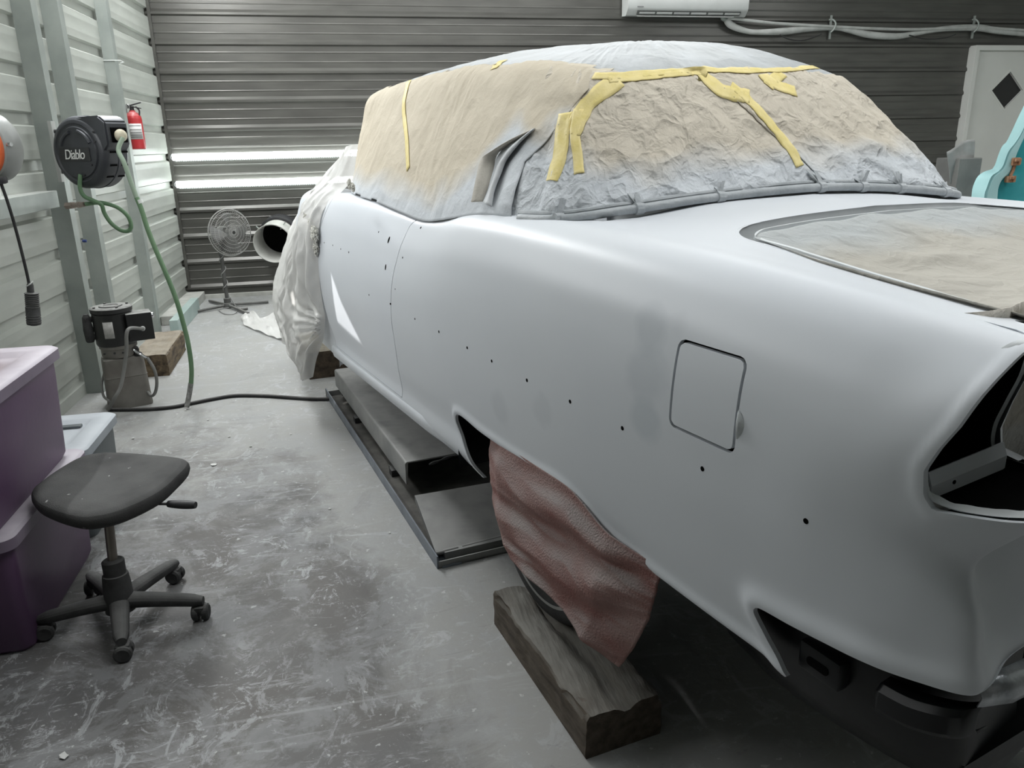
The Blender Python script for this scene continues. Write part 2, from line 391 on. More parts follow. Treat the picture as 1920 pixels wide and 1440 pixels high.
M['primer'] = primer_mat('pale_grey_primer', (.64,.67,.705), (.68,.71,.74), .42,
    stains=((cl(1.31,1.02,1.20),.05,(0.480,0.516,0.552),.5),(cl(1.30,1.02,1.10),.06,(0.504,0.540,0.576),.45),(cl(1.29,1.02,1.0),.05,(0.480,0.528,0.564),.5),(cl(1.22,1.02,1.24),.03,(0.540,0.564,0.600),.4),
            (cl(2.02,1.03,.80),.06,(0.552,0.582,0.612),.5),(cl(1.75,1.03,.88),.05,(0.552,0.582,0.612),.4),(cl(.66,1.03,1.21),.018,(0.420,0.444,0.456),.6)))
M['primer_door'] = primer_mat('pale_grey_primer_sanded', (.68,.715,.76), (.73,.76,.80), .30)
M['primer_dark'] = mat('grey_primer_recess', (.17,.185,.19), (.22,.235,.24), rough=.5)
M['primer_edge'] = mat('pale_primer_edge', (.60,.63,.64), (.66,.69,.70), rough=.4)

# rows: nominal heights up the side, then over the crest to the centre line
ZN = [.45,.50,.60,.70,.80,.90,.98,1.04,1.10,1.17,1.24,1.305]
#       s   : t at those rows                                                                      crest(t,z)   b(t,z)        c(t,z)       d(t,z)       centre z  s-scale
COLS = [
 (4.60,[1.12,1.10,1.07,1.05,1.035,1.025,1.02,1.02,1.025,1.04,1.06,1.09],(1.16,1.365),(1.24,1.375),(1.36,1.38),(1.62,1.39),1.40),
 (4.00,[1.100,1.068,1.063,1.042,1.028,1.02,1.018,1.02,1.026,1.038,1.055,1.085],(1.13,1.36),(1.20,1.370),(1.34,1.37),(1.62,1.38),1.39),
 (3.40,[1.100,1.066,1.058,1.038,1.024,1.016,1.016,1.018,1.024,1.036,1.054,1.084],(1.12,1.345),(1.18,1.352),(1.34,1.355),(1.62,1.36),1.36),
 (3.05,[1.100,1.066,1.058,1.038,1.024,1.016,1.016,1.018,1.025,1.038,1.056,1.086],(1.115,1.322),(1.17,1.328),(1.34,1.335),(1.62,1.34),1.34),
 (2.80,[1.100,1.066,1.058,1.038,1.024,1.016,1.016,1.018,1.025,1.038,1.056,1.084],(1.112,1.312),(1.17,1.318),(1.34,1.33),(1.62,1.33),1.33),
 (2.62,[1.100,1.066,1.058,1.038,1.024,1.016,1.015,1.016,1.021,1.032,1.050,1.080],(1.112,1.325),(1.17,1.330),(1.34,1.34),(1.62,1.35),1.35),
 (2.42,[1.100,1.066,1.058,1.038,1.024,1.016,1.014,1.014,1.016,1.025,1.042,1.076],(1.118,1.362),(1.18,1.368),(1.34,1.365),(1.62,1.38),1.39),
 (2.20,[1.100,1.066,1.058,1.038,1.025,1.017,1.014,1.014,1.016,1.024,1.041,1.076],(1.125,1.376),(1.19,1.381),(1.34,1.382),(1.62,1.40),1.41),
 (1.90,[1.104,1.085,1.062,1.042,1.028,1.018,1.015,1.014,1.016,1.025,1.043,1.080],(1.135,1.378),(1.21,1.384),(1.34,1.388),(1.62,1.42),1.433),
 (1.60,[1.107,1.094,1.066,1.046,1.030,1.020,1.016,1.016,1.019,1.028,1.046,1.084],(1.138,1.371),(1.22,1.378),(1.34,1.381),(1.62,1.407),1.42),
 (1.30,[1.107,1.095,1.070,1.048,1.032,1.021,1.017,1.017,1.020,1.030,1.048,1.085],(1.138,1.360),(1.22,1.366),(1.33,1.364),(1.62,1.375),1.38),
 (1.00,[1.110,1.100,1.072,1.050,1.034,1.022,1.019,1.018,1.021,1.030,1.050,1.086],(1.136,1.344),(1.22,1.346),(1.33,1.330),(1.62,1.33),1.33),
 (0.80,[1.120,1.105,1.075,1.052,1.038,1.028,1.024,1.022,1.024,1.034,1.054,1.088],(1.134,1.331),(1.21,1.329),(1.32,1.31),(1.62,1.30),1.30),
 (0.70,[1.135,1.115,1.085,1.060,1.046,1.042,1.042,1.036,1.032,1.038,1.057,1.090],(1.132,1.323),(1.20,1.319),(1.32,1.30),(1.62,1.28),1.28),
]
# tail columns: explicit (s,t,z) per side row, wrapping round the rear corner into the tail panel
def side_rows(vals): return vals
TAIL = [
 (0.62,[(.66,1.15,.45),(.65,1.13,.50),(.64,1.105,.60),(.635,1.078,.70),(.63,1.062,.80),(.632,1.060,.90),(.637,1.068,.985),(.618,1.058,1.04),(.61,1.050,1.10),(.61,1.045,1.17),(.61,1.060,1.24),(.61,1.092,1.285)],(1.132,1.318),(1.19,1.312),(1.31,1.29),(1.62,1.26),1.26),
 (0.545,[(.60,1.18,.45),(.59,1.15,.50),(.590,1.125,.60),(.577,1.105,.70),(.562,1.086,.79),(.572,1.090,.88),(.594,1.106,.965),(.555,1.100,1.035),(.54,1.075,1.10),(.54,1.055,1.17),(.54,1.062,1.24),(.54,1.093,1.282)],(1.132,1.312),(1.18,1.305),(1.30,1.28),(1.62,1.24),1.24),
 (0.47,[(.58,1.25,.45),(.57,1.22,.50),(.580,1.17,.60),(.568,1.14,.70),(.557,1.120,.785),(.573,1.128,.87),(.604,1.146,.955),(.545,1.155,1.03),(.50,1.11,1.10),(.48,1.065,1.17),(.48,1.066,1.24),(.48,1.096,1.278)],(1.132,1.305),(1.17,1.30),(1.28,1.27),(1.62,1.22),1.22),
 (0.37,[(.60,1.36,.45),(.59,1.33,.50),(.592,1.28,.60),(.586,1.25,.70),(.590,1.215,.785),(.615,1.20,.87),(.636,1.205,.955),(.60,1.23,1.02),(.58,1.22,1.06),(.56,1.21,1.10),(.50,1.18,1.2),(.45,1.15,1.26)],(1.132,1.30),(1.16,1.29),(1.26,1.26),(1.62,1.2),1.2),
 (0.20,[(.61,1.50,.45),(.60,1.49,.50),(.585,1.46,.60),(.58,1.44,.70),(.60,1.42,.785),(.625,1.41,.87),(.64,1.41,.955),(.64,1.42,1.0),(.64,1.42,1.03),(.64,1.42,1.06),(.60,1.42,1.08),(.60,1.42,1.1)],(1.42,1.12),(1.42,1.13),(1.44,1.14),(1.62,1.15),1.15),
 (-.30,[(.60,TC,.45),(.59,TC,.50),(.575,TC,.60),(.57,TC,.70),(.59,TC,.785),(.615,TC,.87),(.63,TC,.955),(.63,TC,1.0),(.63,TC,1.03),(.63,TC,1.06),(.6,TC,1.08),(.6,TC,1.1)],(TC,1.12),(TC,1.13),(TC,1.14),(TC,1.15),1.15),
]
NR = 12+5
def net_col(row):
    s, side = row[0], row[1]; pts = []
    (tc_, zc_), pb, pc, pd, zz = row[2:7]
    if isinstance(side[0], tuple):
        pts = list(side); se = side[-1][0]
    else:
        for z, t in zip(ZN, side):
            if z > 1.10: z = 1.10+(z-1.10)*(zc_-.04-1.10)/(1.305-1.10)
            pts.append((s,t,z))
        se = s
    pts += [(se,tc_,zc_),(se,pb[0],pb[1]),(se,pc[0],pc[1]),(se,pd[0],pd[1]),(se,TC,zz)]
    return pts
ALLC = COLS+TAIL
NET = np.array([net_col(r) for r in ALLC])             # columns x rows x 3
CN = np.array([r[0] for r in ALLC])[::-1]               # ascending nominal
NET = NET[::-1]
RN = np.array(ZN+[1.375,1.47,1.60,1.88,2.22])
def hermite(x, Y, xs):
    """non-uniform Catmull-Rom along axis 0"""
    n = len(x); D = np.zeros_like(Y); h = np.diff(x)
    dl = np.diff(Y, axis=0)/h.reshape(-1, *([1]*(Y.ndim-1)))
    for i in range(1, n-1): D[i] = (dl[i-1]*h[i]+dl[i]*h[i-1])/(h[i-1]+h[i])
    D[0] = dl[0]; D[-1] = dl[-1]
    k = np.clip(np.searchsorted(x, xs, 'right')-1, 0, n-2); u = (xs-x[k])/h[k]
    sh = (-1,)+(1,)*(Y.ndim-1); u = u.reshape(sh); H = h[k].reshape(sh)
    return (2*u**3-3*u**2+1)*Y[k]+(u**3-2*u**2+u)*H*D[k]+(-2*u**3+3*u**2)*Y[k+1]+(u**3-u**2)*H*D[k+1]
cs = np.unique(np.concatenate([np.linspace(-.3,.2,14), np.linspace(.2,.85,90), np.linspace(.85,2.5,190), np.linspace(2.5,4.6,150)]))
rs = np.unique(np.concatenate([np.linspace(.45,1.30,120), np.linspace(1.30,1.62,44), np.linspace(1.62,2.22,16)]))
G = hermite(CN, NET, cs); G = np.swapaxes(hermite(RN, np.swapaxes(G,0,1), rs),0,1)      # [col][row][3] left half

def poly_sd(px, pz, poly):
    """signed distance to a closed polygon, negative inside"""
    P = np.array(poly, float); Q = np.roll(P,-1,0); d = np.full(px.shape, 1e9); ins = np.zeros(px.shape, bool)
    for (x0,z0),(x1,z1) in zip(P,Q):
        ex, ez = x1-x0, z1-z0; wx, wz = px-x0, pz-z0
        tt = np.clip((wx*ex+wz*ez)/(ex*ex+ez*ez+1e-12),0,1); d = np.minimum(d, np.hypot(wx-ex*tt, wz-ez*tt))
        c = ((z0 > pz) != (z1 > pz)) & (px < (x1-x0)*(pz-z0)/(z1-z0+1e-12)+x0); ins ^= c
    return np.where(ins,-d,d)
def smooth_poly(pts, k=6): return [(p.x,p.y) for p in spline([(a,b,0) for a,b in pts], k)]

WHEEL = smooth_poly([(2.285,.40),(2.315,.492),(2.375,.564),(2.410,.614),(2.415,.648),(2.385,.675),(2.318,.680),(2.182,.668),(1.868,.667),(1.700,.676),(1.597,.657),(1.509,.62),(1.396,.600),(1.332,.594),(1.222,.590),(1.1,.588),(.985,.588)],5)+[(.80,.588),(.80,.3),(2.2,.3)]
BUMP = smooth_poly([(.862,.575),(.875,.598),(.908,.628),(.937,.667),(.953,.692),(.950,.704),(.933,.714),(.867,.721),(.797,.729),(.717,.738),(.650,.746),(.58,.758),(.50,.774)],5)+[(.3,.768),(.3,.3),(.862,.3)]
SEAM = [(2.80,1.42),(2.815,1.352),(2.852,1.334),(2.90,1.315),(2.94,1.29),(2.972,1.26),(2.985,1.236),(2.995,1.159),(2.985,1.047),(2.975,.918),(2.978,.834),(2.995,.72),(3.01,.64),(3.02,.552)]
SEAM = [(2.80,1.42)]+[(2.816,1.352),(2.862,1.33),(2.90,1.29),(2.905,1.236),(2.920,1.159),(2.947,1.047),(2.965,.93),(2.962,.834),(2.975,.74),(2.998,.66),(3.02,.552)]
DOOR = smooth_poly(SEAM,6)+[(4.06,.556),(4.10,.70),(4.12,.95),(4.06,1.2),(4.0,1.30),(4.0,1.42)]
FUEL = [(p[0],p[1]) for p in rrect(.187,.183,.016,5,1.1105,1.109)]
def lens_sd(s, t, z):
    """tail-lamp opening in the fin: negative inside"""
    e = np.interp(z, [1.0,1.05,1.075,1.116,1.155,1.195,1.257,1.300,1.318,1.35],[.60,.628,.645,.648,.632,.612,.591,.579,.573,.562])
    a = np.maximum(s-e, (1.062-.10*np.clip(s-.56,-.1,.1))-z)
    return a
def fields(P):
    s, t, z = P[...,0], P[...,1], P[...,2]
    f = {'wheel': poly_sd(s,z,WHEEL), 'bump': poly_sd(s,z,BUMP), 'door': poly_sd(s,z,DOOR), 'fuel': poly_sd(s,z,FUEL), 'lens': lens_sd(s,t,z)}
    # boot opening (rounded front corners) and rear opening in the tail panel
    cx, cy = 1.48-.16, 1.345+.16
    d = np.maximum(s-1.48, 1.345-t)
    rr = np.hypot(np.maximum(s-cx,0), np.maximum(cy-t,0))-.16
    f['boot'] = np.where((s > cx) & (t < cy), rr, d)
    f['boot'] = np.maximum(f['boot'], .99-z)
    q = 1.27+np.clip((z-.93)/.12,0,1)*.02
    f['tail'] = np.maximum(np.maximum(q-t, .93-z), s-.7)
    rr2 = np.hypot(np.maximum(q+.1-t,0), np.maximum(1.03-z,0))-.1
    f['tail'] = np.where((t < q+.1) & (z < 1.03), np.maximum(rr2, s-.7), f['tail'])
    # cabin (under the paper)
    f['cabin'] = np.maximum(1.24-t, 1.80-s+.0*t)
    return f
FL = fields(G)
# raised rolled lips round the wheel opening and the bumper cut-out
N3 = np.zeros_like(G)
gu = np.gradient(G, axis=0); gv = np.gradient(G, axis=1); N3 = np.cross(gu, gv); N3 /= np.linalg.norm(N3,axis=2,keepdims=True)+1e-9
if N3[200,40,1] > 0: N3 = -N3
def lip(d, w, h): return h*np.exp(-((d-.010)/w)**2)*(d > -.03)
G = G+N3*(lip(FL['wheel'],.016,.0085)*(G[...,2] < .9)+lip(FL['bump'],.027,.013)*(G[...,0] < 1.05))[...,None]
G = G+N3*(lip(FL['lens'],.010,.003)*(G[...,2]>1.0)*(G[...,0]<.75))[...,None]

def clip_mesh(keep, mirror=False, shell=None):
    """part of the body where every field in keep is positive; exact cuts through the cells. shell = how far cut edges turn inward"""
    bm = new(); n, m = G.shape[:2]; idx = {}; f = np.min(np.stack(keep),0)
    P = G.copy()
    if mirror: P[...,1] = 2*TC-P[...,1]
    Wp = AX[None,None,:]*P[...,0:1]+RX[None,None,:]*P[...,1:2]; Wp[...,2] += P[...,2]
    def vert(i, j):
        k = (i,j)
        if k not in idx: idx[k] = bm.verts.new(Wp[i,j])
        return idx[k]
    cutv = set()
    def cut(a, b):
        k = (a,b) if a < b else (b,a)
        if k not in idx:
            fa, fb = f[k[0]], f[k[1]]; u = fa/(fa-fb)
            idx[k] = bm.verts.new(Wp[k[0]]*(1-u)+Wp[k[1]]*u); cutv.add(idx[k])
        return idx[k]
    pos = f > 0
    for i in range(n-1):
        for j in range(m-1):
            q = ((i,j),(i+1,j),(i+1,j+1),(i,j+1)); w = [pos[a] for a in q]
            if not any(w): continue
            if all(w): vs = [vert(*a) for a in q]
            else:
                vs = []
                for k in range(4):
                    a, b = q[k], q[(k+1)%4]
                    if pos[a]: vs.append(vert(*a))
                    if pos[a] != pos[b]: vs.append(cut(a,b))
            if len(vs) > 2:
                try: bm.faces.new(vs)
                except ValueError: pass
    if shell:
        vec = Vector(RX*shell*(-1 if mirror else 1))
        es = [e for e in bm.edges if len(e.link_faces) == 1 and e.verts[0] in cutv and e.verts[1] in cutv]
        dup = {}
        for e in es:
            for v in e.verts:
                if v not in dup: dup[v] = bm.verts.new(v.co+vec)
        for e in es: bm.faces.new((e.verts[0],e.verts[1],dup[e.verts[1]],dup[e.verts[0]]))
    return bm
g = .0022
base_keep = [FL['wheel'], FL['bump'], FL['lens'], np.maximum(FL['boot'], G[...,1]*0-9), FL['tail'], FL['cabin']]
for mir in (False, True):
    bm = clip_mesh(base_keep+[np.where(G[...,0] > 2.7, FL['door']-g, 1), np.where(G[...,0] < 1.4, FL['fuel']-g*1.9, 1)], mir, .011)
    obj('body_shell', bm, M['primer'], car, angle=35)
    bm = clip_mesh([-FL['door']-g, FL['cabin'], G[...,0]-2.6], mir, .03)
    dro = obj('door', bm, M['primer_door'], car, angle=35, label='satin grey primered door')
    bm = clip_mesh([-FL['fuel']-g*1.3], mir, .012)
    fu = obj('fuel_door' if not mir else 'filler_patch', bm, M['primer'], car, angle=35)
    if not mir: door_l, fuel_l = dro, fu
# black backing sheets stand in for the shade inside the gaps
bm = new()
add_prism(bm, [(2.75,.60),(4.2,.60),(4.2,1.22),(2.80,1.22)], Vector(RX)*.01, W(0,1.082,0), AX, (0,0,1))
obj('gap_shade_panel', bm, M['hole_shade'], car, smooth=False, label='black sheet in place of the shade behind the gaps'); bm = new()
add_prism(bm, [(1.0,1.0),(1.22,1.0),(1.22,1.22),(1.0,1.22)], Vector(RX)*.01, W(0,1.052,0), AX, (0,0,1))
obj('gap_shade_panel', bm, M['hole_shade'], car, smooth=False, label='black sheet in place of the shade behind the gaps')
# finger tab of the fuel door
bm = new(); rows = []
for k in np.linspace(0,1,14):
    w_ = .018*math.sin(PI*k)**.7; rows.append([W(1.0135-w_*q-.001, 1.0195-.009*math.sin(PI*k)*math.sin(PI*min(1,q+.15)), 1.045+.062*k) for q in (0,.25,.5,.75,1)])
add_grid(bm, rows); obj('finger_notch', bm, M['primer_edge'], fuel_l)

# body surface for later snapping
def bvh_of(o):
    dg = [o.matrix_world@v.co if False else v.co+root_of(o).location for v in o.data.vertices]
    return BVHTree.FromPolygons(dg, [tuple(p.vertices) for p in o.data.polygons])
shell_l = [o for o in car.children if o.name.startswith('body_shell')][0]
BV = [bvh_of(shell_l), bvh_of(door_l)]
CAMV = Vector((0,0,CAM_H))
def hit(u, v, trees):
    d = Vector(ray(u,v)).normalized(); best = None
    for t in trees:
        p, n, i, dist = t.ray_cast(CAMV, d)
        if p is not None and (best is None or dist < best[2]): best = (p, n if n.dot(d) < 0 else -n, dist)
    return best
# trim holes: black discs on the surface, the holes' shade as their colour
for u, v, r in [(823,622,.005),(876,652,.005),(922,677,.005),(988,713,.0055),(1069,753,.0055),(1167,803,.0055),(1317,879,.0055),(1511,977,.0055),(778,598,.004),(755,483,.004),(741,542,.003),(729,450,.014),(723,501,.012),(710,435,.004),(733,570,.004),(692,553,.004),(608,455,.004),(624,460,.004),(639,467,.004),(654,473,.005),(789,427,.005)]:
    h = hit(u,v,BV)
    if h is None: continue
    bm = new()
    if r > .01: 
        f = frame(h[1]); n = 20
        rg = [[h[0]+f@Vector((r*.55*math.cos(2*PI*i/n), r*math.sin(2*PI*i/n), q)) for i in range(n)] for q in (-.004,.0006)]
        add_rings(bm, rg)
    else: add_lathe(bm, h[0]-h[1]*.004, h[1], [(r,0),(r,.0046)], 12)
    par = door_l if (ont(u,v,1.02)-W(0,0,0)).dot(Vector(AX)) > 2.96 else shell_l
    obj('key_hole_disc' if r > .01 else 'trim_hole_disc', bm, M['hole_shade'], par, label='black disc painted as the shade of a drilled hole')

# rocker moulding under the door
bm = new(); rows = []
for s in np.linspace(2.55,4.12,50):
    k = .012*max(0,1-(s-2.55)/.25)
    rows.append([W(s,t+k,z) for t,z in ((1.072,.550),(1.057,.542),(1.054,.518),(1.064,.482),(1.092,.452),(1.15,.446))])
add_grid(bm, rows); obj('rocker_moulding', bm, M['primer'], car, angle=60)
# lower end of the cowl in front of the door
bm = new(); add_grid(bm, [[W(s,1.085+.06*k,z-.0*k) for z in (.60,.52,.45,.42)] for s,k in ((4.10,0),(4.14,.3),(4.17,1))]); obj('lower_cowl', bm, M['primer'], car)

# tail lamp pod: rolled inner lip, dark cavity, cross strap, inner fin side
LP = [(.579,1.128,1.318),(.592,1.108,1.300),(.606,1.078,1.255),(.626,1.060,1.195),(.642,1.053,1.150),(.650,1.047,1.110),(.640,1.052,1.072),(.61,1.066,1.060),(.58,1.088,1.058),(.55,1.115,1.060),(.525,1.150,1.064),(.510,1.195,1.072),(.512,1.235,1.088),(.535,1.245,1.100),(.575,1.232,1.102),(.615,1.222,1.103),(.645,1.216,1.112),(.650,1.213,1.150),(.636,1.208,1.20),(.618,1.198,1.25),(.602,1.175,1.297),(.592,1.152,1.316)]
LPs = [Vector(p) for p in LP]
def closed_spline(P, k=5):
    n = len(P); o = []
    for i in range(n):
        p0,p1,p2,p3 = P[i-1],P[i],P[(i+1)%n],P[(i+2)%n]
        for j in range(k):
            u = j/k; o.append(.5*((2*p1)+(p2-p0)*u+(2*p0-5*p1+4*p2-p3)*u*u+(3*p1-p0-3*p2+p3)*u**3))
    return o
LS = closed_spline(LPs); cen = sum(LS, Vector())/len(LS)
cen = Vector((.62,1.135,1.16))
random.seed(3)
jag = [1+.0*random.random() for _ in LS]
def ringL(k, ds, jitter=0.):
    out = []
    for i, p in enumerate(LS):
        kk = k+jitter*noise.noise(Vector((i*.35,0,3)))
        g2 = min(1,max(0,(p.y-1.12)/.06)) if p.z > 1.09 else 0
        g3 = min(1,max(0,(1.085-p.z)/.02))
        if k < 1: kk = kk+(1-kk)*max(.85*g2,.55*g3)
        dd = ds*(1-max(.85*g2,.5*g3)) if 0 < ds < .05 else ds
        q = cen+(p-cen)*kk; out.append(W(p.x+dd, q.y, q.z))
    return out
bm = new(); add_rings(bm, [ringL(1.0,.018), ringL(.995,.004), ringL(.955,-.002), ringL(.90,.008), ringL(.80,.022,.06)], True, False)
obj('lamp_surround', bm, M['primer_edge'], car, angle=60, label='pale rolled lip of the tail lamp opening')
bm = new(); add_rings(bm, [ringL(.86,.02,.05), ringL(.9,.05), ringL(.9,.14), ringL(.5,.22)], True, False)
bm.faces.new([v for v in list(bm.verts)[-len(LS):]])
obj('lamp_cavity', bm, M['hole_shade'], car, label='black tail lamp cavity')
bm = new()
a0, a1 = W(.662,1.066,1.083), W(.640,1.215,1.110); d = (a1-a0); up = Vector((0,0,1)); e = d.normalized()
add_grid(bm, [[a0+d*k+Vector((0,0,.020))-Vector(AX)*.004, a0+d*k+Vector(AX)*.0-Vector((0,0,0))-Vector(AX)*.012, a0+d*k-Vector((0,0,.022))-Vector(AX)*.012] for k in (0,.25,.5,.75,1)])
st = obj('lamp_strap', bm, M['primer'], car, smooth=False, label='perforated grey strap across the lamp opening'); solid(st,.004)
for k in (.18,.30):
    bm = new(); p = a0+d*k-Vector((0,0,.008+.02*(k<.2)))-Vector(AX)*.013; add_lathe(bm, p, -AX, [(.0035,0),(.0035,.002)], 10); obj('strap_hole', bm, M['hole_shade'], st)
# inner side of the fin, from lamp opening down to the boot floor edge
bm = new(); rows = []
for z, s0, t0 in ((1.318,.59,1.155),(1.30,.60,1.18),(1.25,.615,1.205),(1.20,.634,1.215),(1.15,.648,1.222),(1.11,.643,1.226),(1.09,.57,1.245),(1.07,.52,1.22),(1.055,.53,1.20),(1.03,.57,1.21),(1.0,.60,1.225)):
    rows.append([W(s0+k, t0+kt, z+kz) for k,kt,kz in ((-.004,-.006,0),(0,.006,0),(.04,.03,.0),(.12,.05,0),(.25,.09,0),(.45,.09,0))])
add_grid(bm, rows); obj('fin_inner_side', bm, M['primer'], car, angle=60)
# boot gutter: step down, grey channel, raised pale rim
def boot_loop(off, dz):
    out = []
    t0, s1, r = 1.345+off, 1.48-off, max(.16-off,.03)
    def zs(s, t):
        # height of the deck surface there
        i = np.argmin(np.abs(cs-s)); tt = t if t <= TC else 2*TC-t
        j = np.argmin(np.abs(G[i,:,1]-tt)+np.abs(G[i,:,2]-1.34)*.5*(rs<1.3)); row = G[i,rs>1.3]; jj = np.argsort(row[:,1]); return float(np.interp(tt,row[jj,1],row[jj,2]))
    L = [(.62,t0)]+[(s,t0) for s in np.linspace(.7,s1-r,24)]
    L += [(s1-r+r*math.sin(a), t0+r-r*math.cos(a)) for a in np.linspace(.1,PI/2,12)]
    L += [(s1,t) for t in np.linspace(t0+r+.03,TC,20)]
    L = L+[(s,2*TC-t) for s,t in L[::-1][1:]]
    return [W(s,t,zs(min(max(s,.6),1.6),t)+dz) for s,t in L]
loops = [boot_loop(0,.0),boot_loop(.006,-.012),boot_loop(.042,-.014),boot_loop(.045,-.004),boot_loop(.052,-.003),boot_loop(.055,-.02),boot_loop(.064,-.021),boot_loop(.066,-.012),boot_loop(.072,-.011),boot_loop(.075,-.05)]
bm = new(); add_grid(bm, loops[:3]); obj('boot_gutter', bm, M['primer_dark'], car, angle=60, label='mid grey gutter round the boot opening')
bm = new(); add_grid(bm, loops[2:]); obj('boot_rim', bm, M['primer_edge'], car, angle=60)
BOOT_EDGE = loops[-1]
# black apron and bumper stay behind the cut-out
M['apron'] = mat('black_chassis_paint', (.004,.0045,.005), (.008,.009,.010), rough=.34, spec=.35, bump=.05, bscale=25)
bm = new(); rows = []
for s, t in ((1.15,1.13),(1.0,1.10),(.92,1.098),(.82,1.105),(.72,1.12),(.66,1.135),(.62,1.155),(.60,1.19),(.61,1.25),(.63,1.4)):
    rows.append([W(s,t+dt,z) for dt,z in ((.02,.80),(.004,.74),(0,.68),(.006,.60),(.02,.53),(.05,.47),(.11,.43))])
add_grid(bm, rows); ap = obj('chassis_apron', bm, M['apron'], car, angle=60, label='glossy black apron showing under the bumper cut-out')
p = ont(1545,1243,1.10); bm = new(); f = Matrix((Vector(AX),-Vector(RX),Vector((0,0,1)))).transposed()
add_box(bm, p, (.095,.035,.062), rot=f, bevel=.008); obj('mount_boss', bm, M['apron'], ap)
bm = new(); add_prism(bm, rrect(.05,.018,.008), -RX*.003, p-Vector(RX)*.0165, AX, (0,0,1)); obj('boss_slot', bm, M['hole_shade'], ap, smooth=False)
bm = new(); pts = [ont(u,v,t) for u,v,t in ((1645,1310,1.09),(1700,1340,1.085),(1760,1358,1.09),(1805,1362,1.11),(1835,1352,1.14))]
rows = []
for q in spline(pts,5): rows.append([q+Vector(RX)*a_+Vector((0,0,b_)) for a_,b_ in ((.03,.034),(.004,.030),(-.006,.02),(-.008,-.012),(0,-.022),(.03,-.024))])
add_grid(bm, rows); bb = obj('bumper_stay', bm, M['apron'], ap, angle=30, label='curved black bumper stay'); solid(bb,.004)
bm = new(); rows = []
for s,t,z in ((.552,1.13,.735),(.535,1.20,.728),(.54,1.30,.715),(.545,1.45,.71),(.545,TC,.71)):
    rows.append([W(s+ds,t,z+dz) for ds,dz in ((.03,.03),(.008,.018),(.0,.0),(.006,-.02),(.03,-.035))])
add_grid(bm, rows); o = obj('lower_tail_edge', bm, mat('bare_bright_metal', (.30,.32,.34),(.5,.52,.54), rough=.3, metal=.7, scale=25, bump=.3, bscale=40), car, angle=60, label='bare bright metal lower edge of the tail'); solid(o,.003)
# floor pan so that the underside closes
bm = new(); add_box(bm, W(2.6,TC,.50), (4.0,1.5,.04), rot=f); obj('floor_pan', bm, M['apron'], car, smooth=False)
bm = new(); add_grid(bm, [[W(s,t,z) for t,z in ((1.21,.62),(1.21,.68),(1.22,.75),(1.3,.85),(1.5,.88))] for s in np.linspace(1.3,2.5,8)]); obj('wheel_arch_liner', bm, M['hole_shade'], car, label='black inner wheel arch')
bm = new(); add_grid(bm, [[W(2.44,t,z) for t in (1.06,1.2,1.5)] for z in (.44,.6,.9)]); obj('wheel_arch_liner', bm, M['apron'], car)

# rear wheel
wc = W(1.87,1.080,.452)
tire_m = M['rubber']
for side in (0,1):
    c0 = wc if not side else W(1.87,2*TC-1.080,.452); ax = RX if not side else -RX
    bm = new(); add_lathe(bm, c0, ax, [(.20,.02),(.24,.002),(.275,-.003),(.300,.004),(.316,.020),(.322,.040),(.325,.075),(.325,.135),(.322,.165),(.312,.185),(.28,.2),(.22,.2),(.2,.17)], 96, False)
    wh = obj('wheel', bm, tire_m, car, angle=30)
    bm = new()
    for i in range(72):
        a = 2*PI*i/72
        for k, q in enumerate((.050,.085,.125,.160)):
            f2 = frame(ax); off = f2@Vector((math.cos(a+.02*k),math.sin(a+.02*k),0)); add_box(bm, c0+off*(.3265-.004*(k in (0,3)))+Vector(ax)*q, (.010,.016,.026), rot=(Matrix((off,f2@Vector((-math.sin(a),math.cos(a),0)),Vector(ax))).transposed()))
    obj('tread', bm, tire_m, wh, smooth=False)
    bm = new(); add_lathe(bm, c0, ax, [(.205,.0),(.212,.004),(.2,.012),(.19,.03),(.12,.035),(.07,.02),(.0,.018)], 48, False); obj('rim', bm, M['steel'], wh)
    bm = new(); add_lathe(bm, c0, ax, [(.252,-.0015),(.262,-.002),(.266,.002)], 64, False); obj('sidewall_band', bm, mat('dusty_whitewall',(.22,.22,.21),(.28,.28,.27),rough=.6), wh)
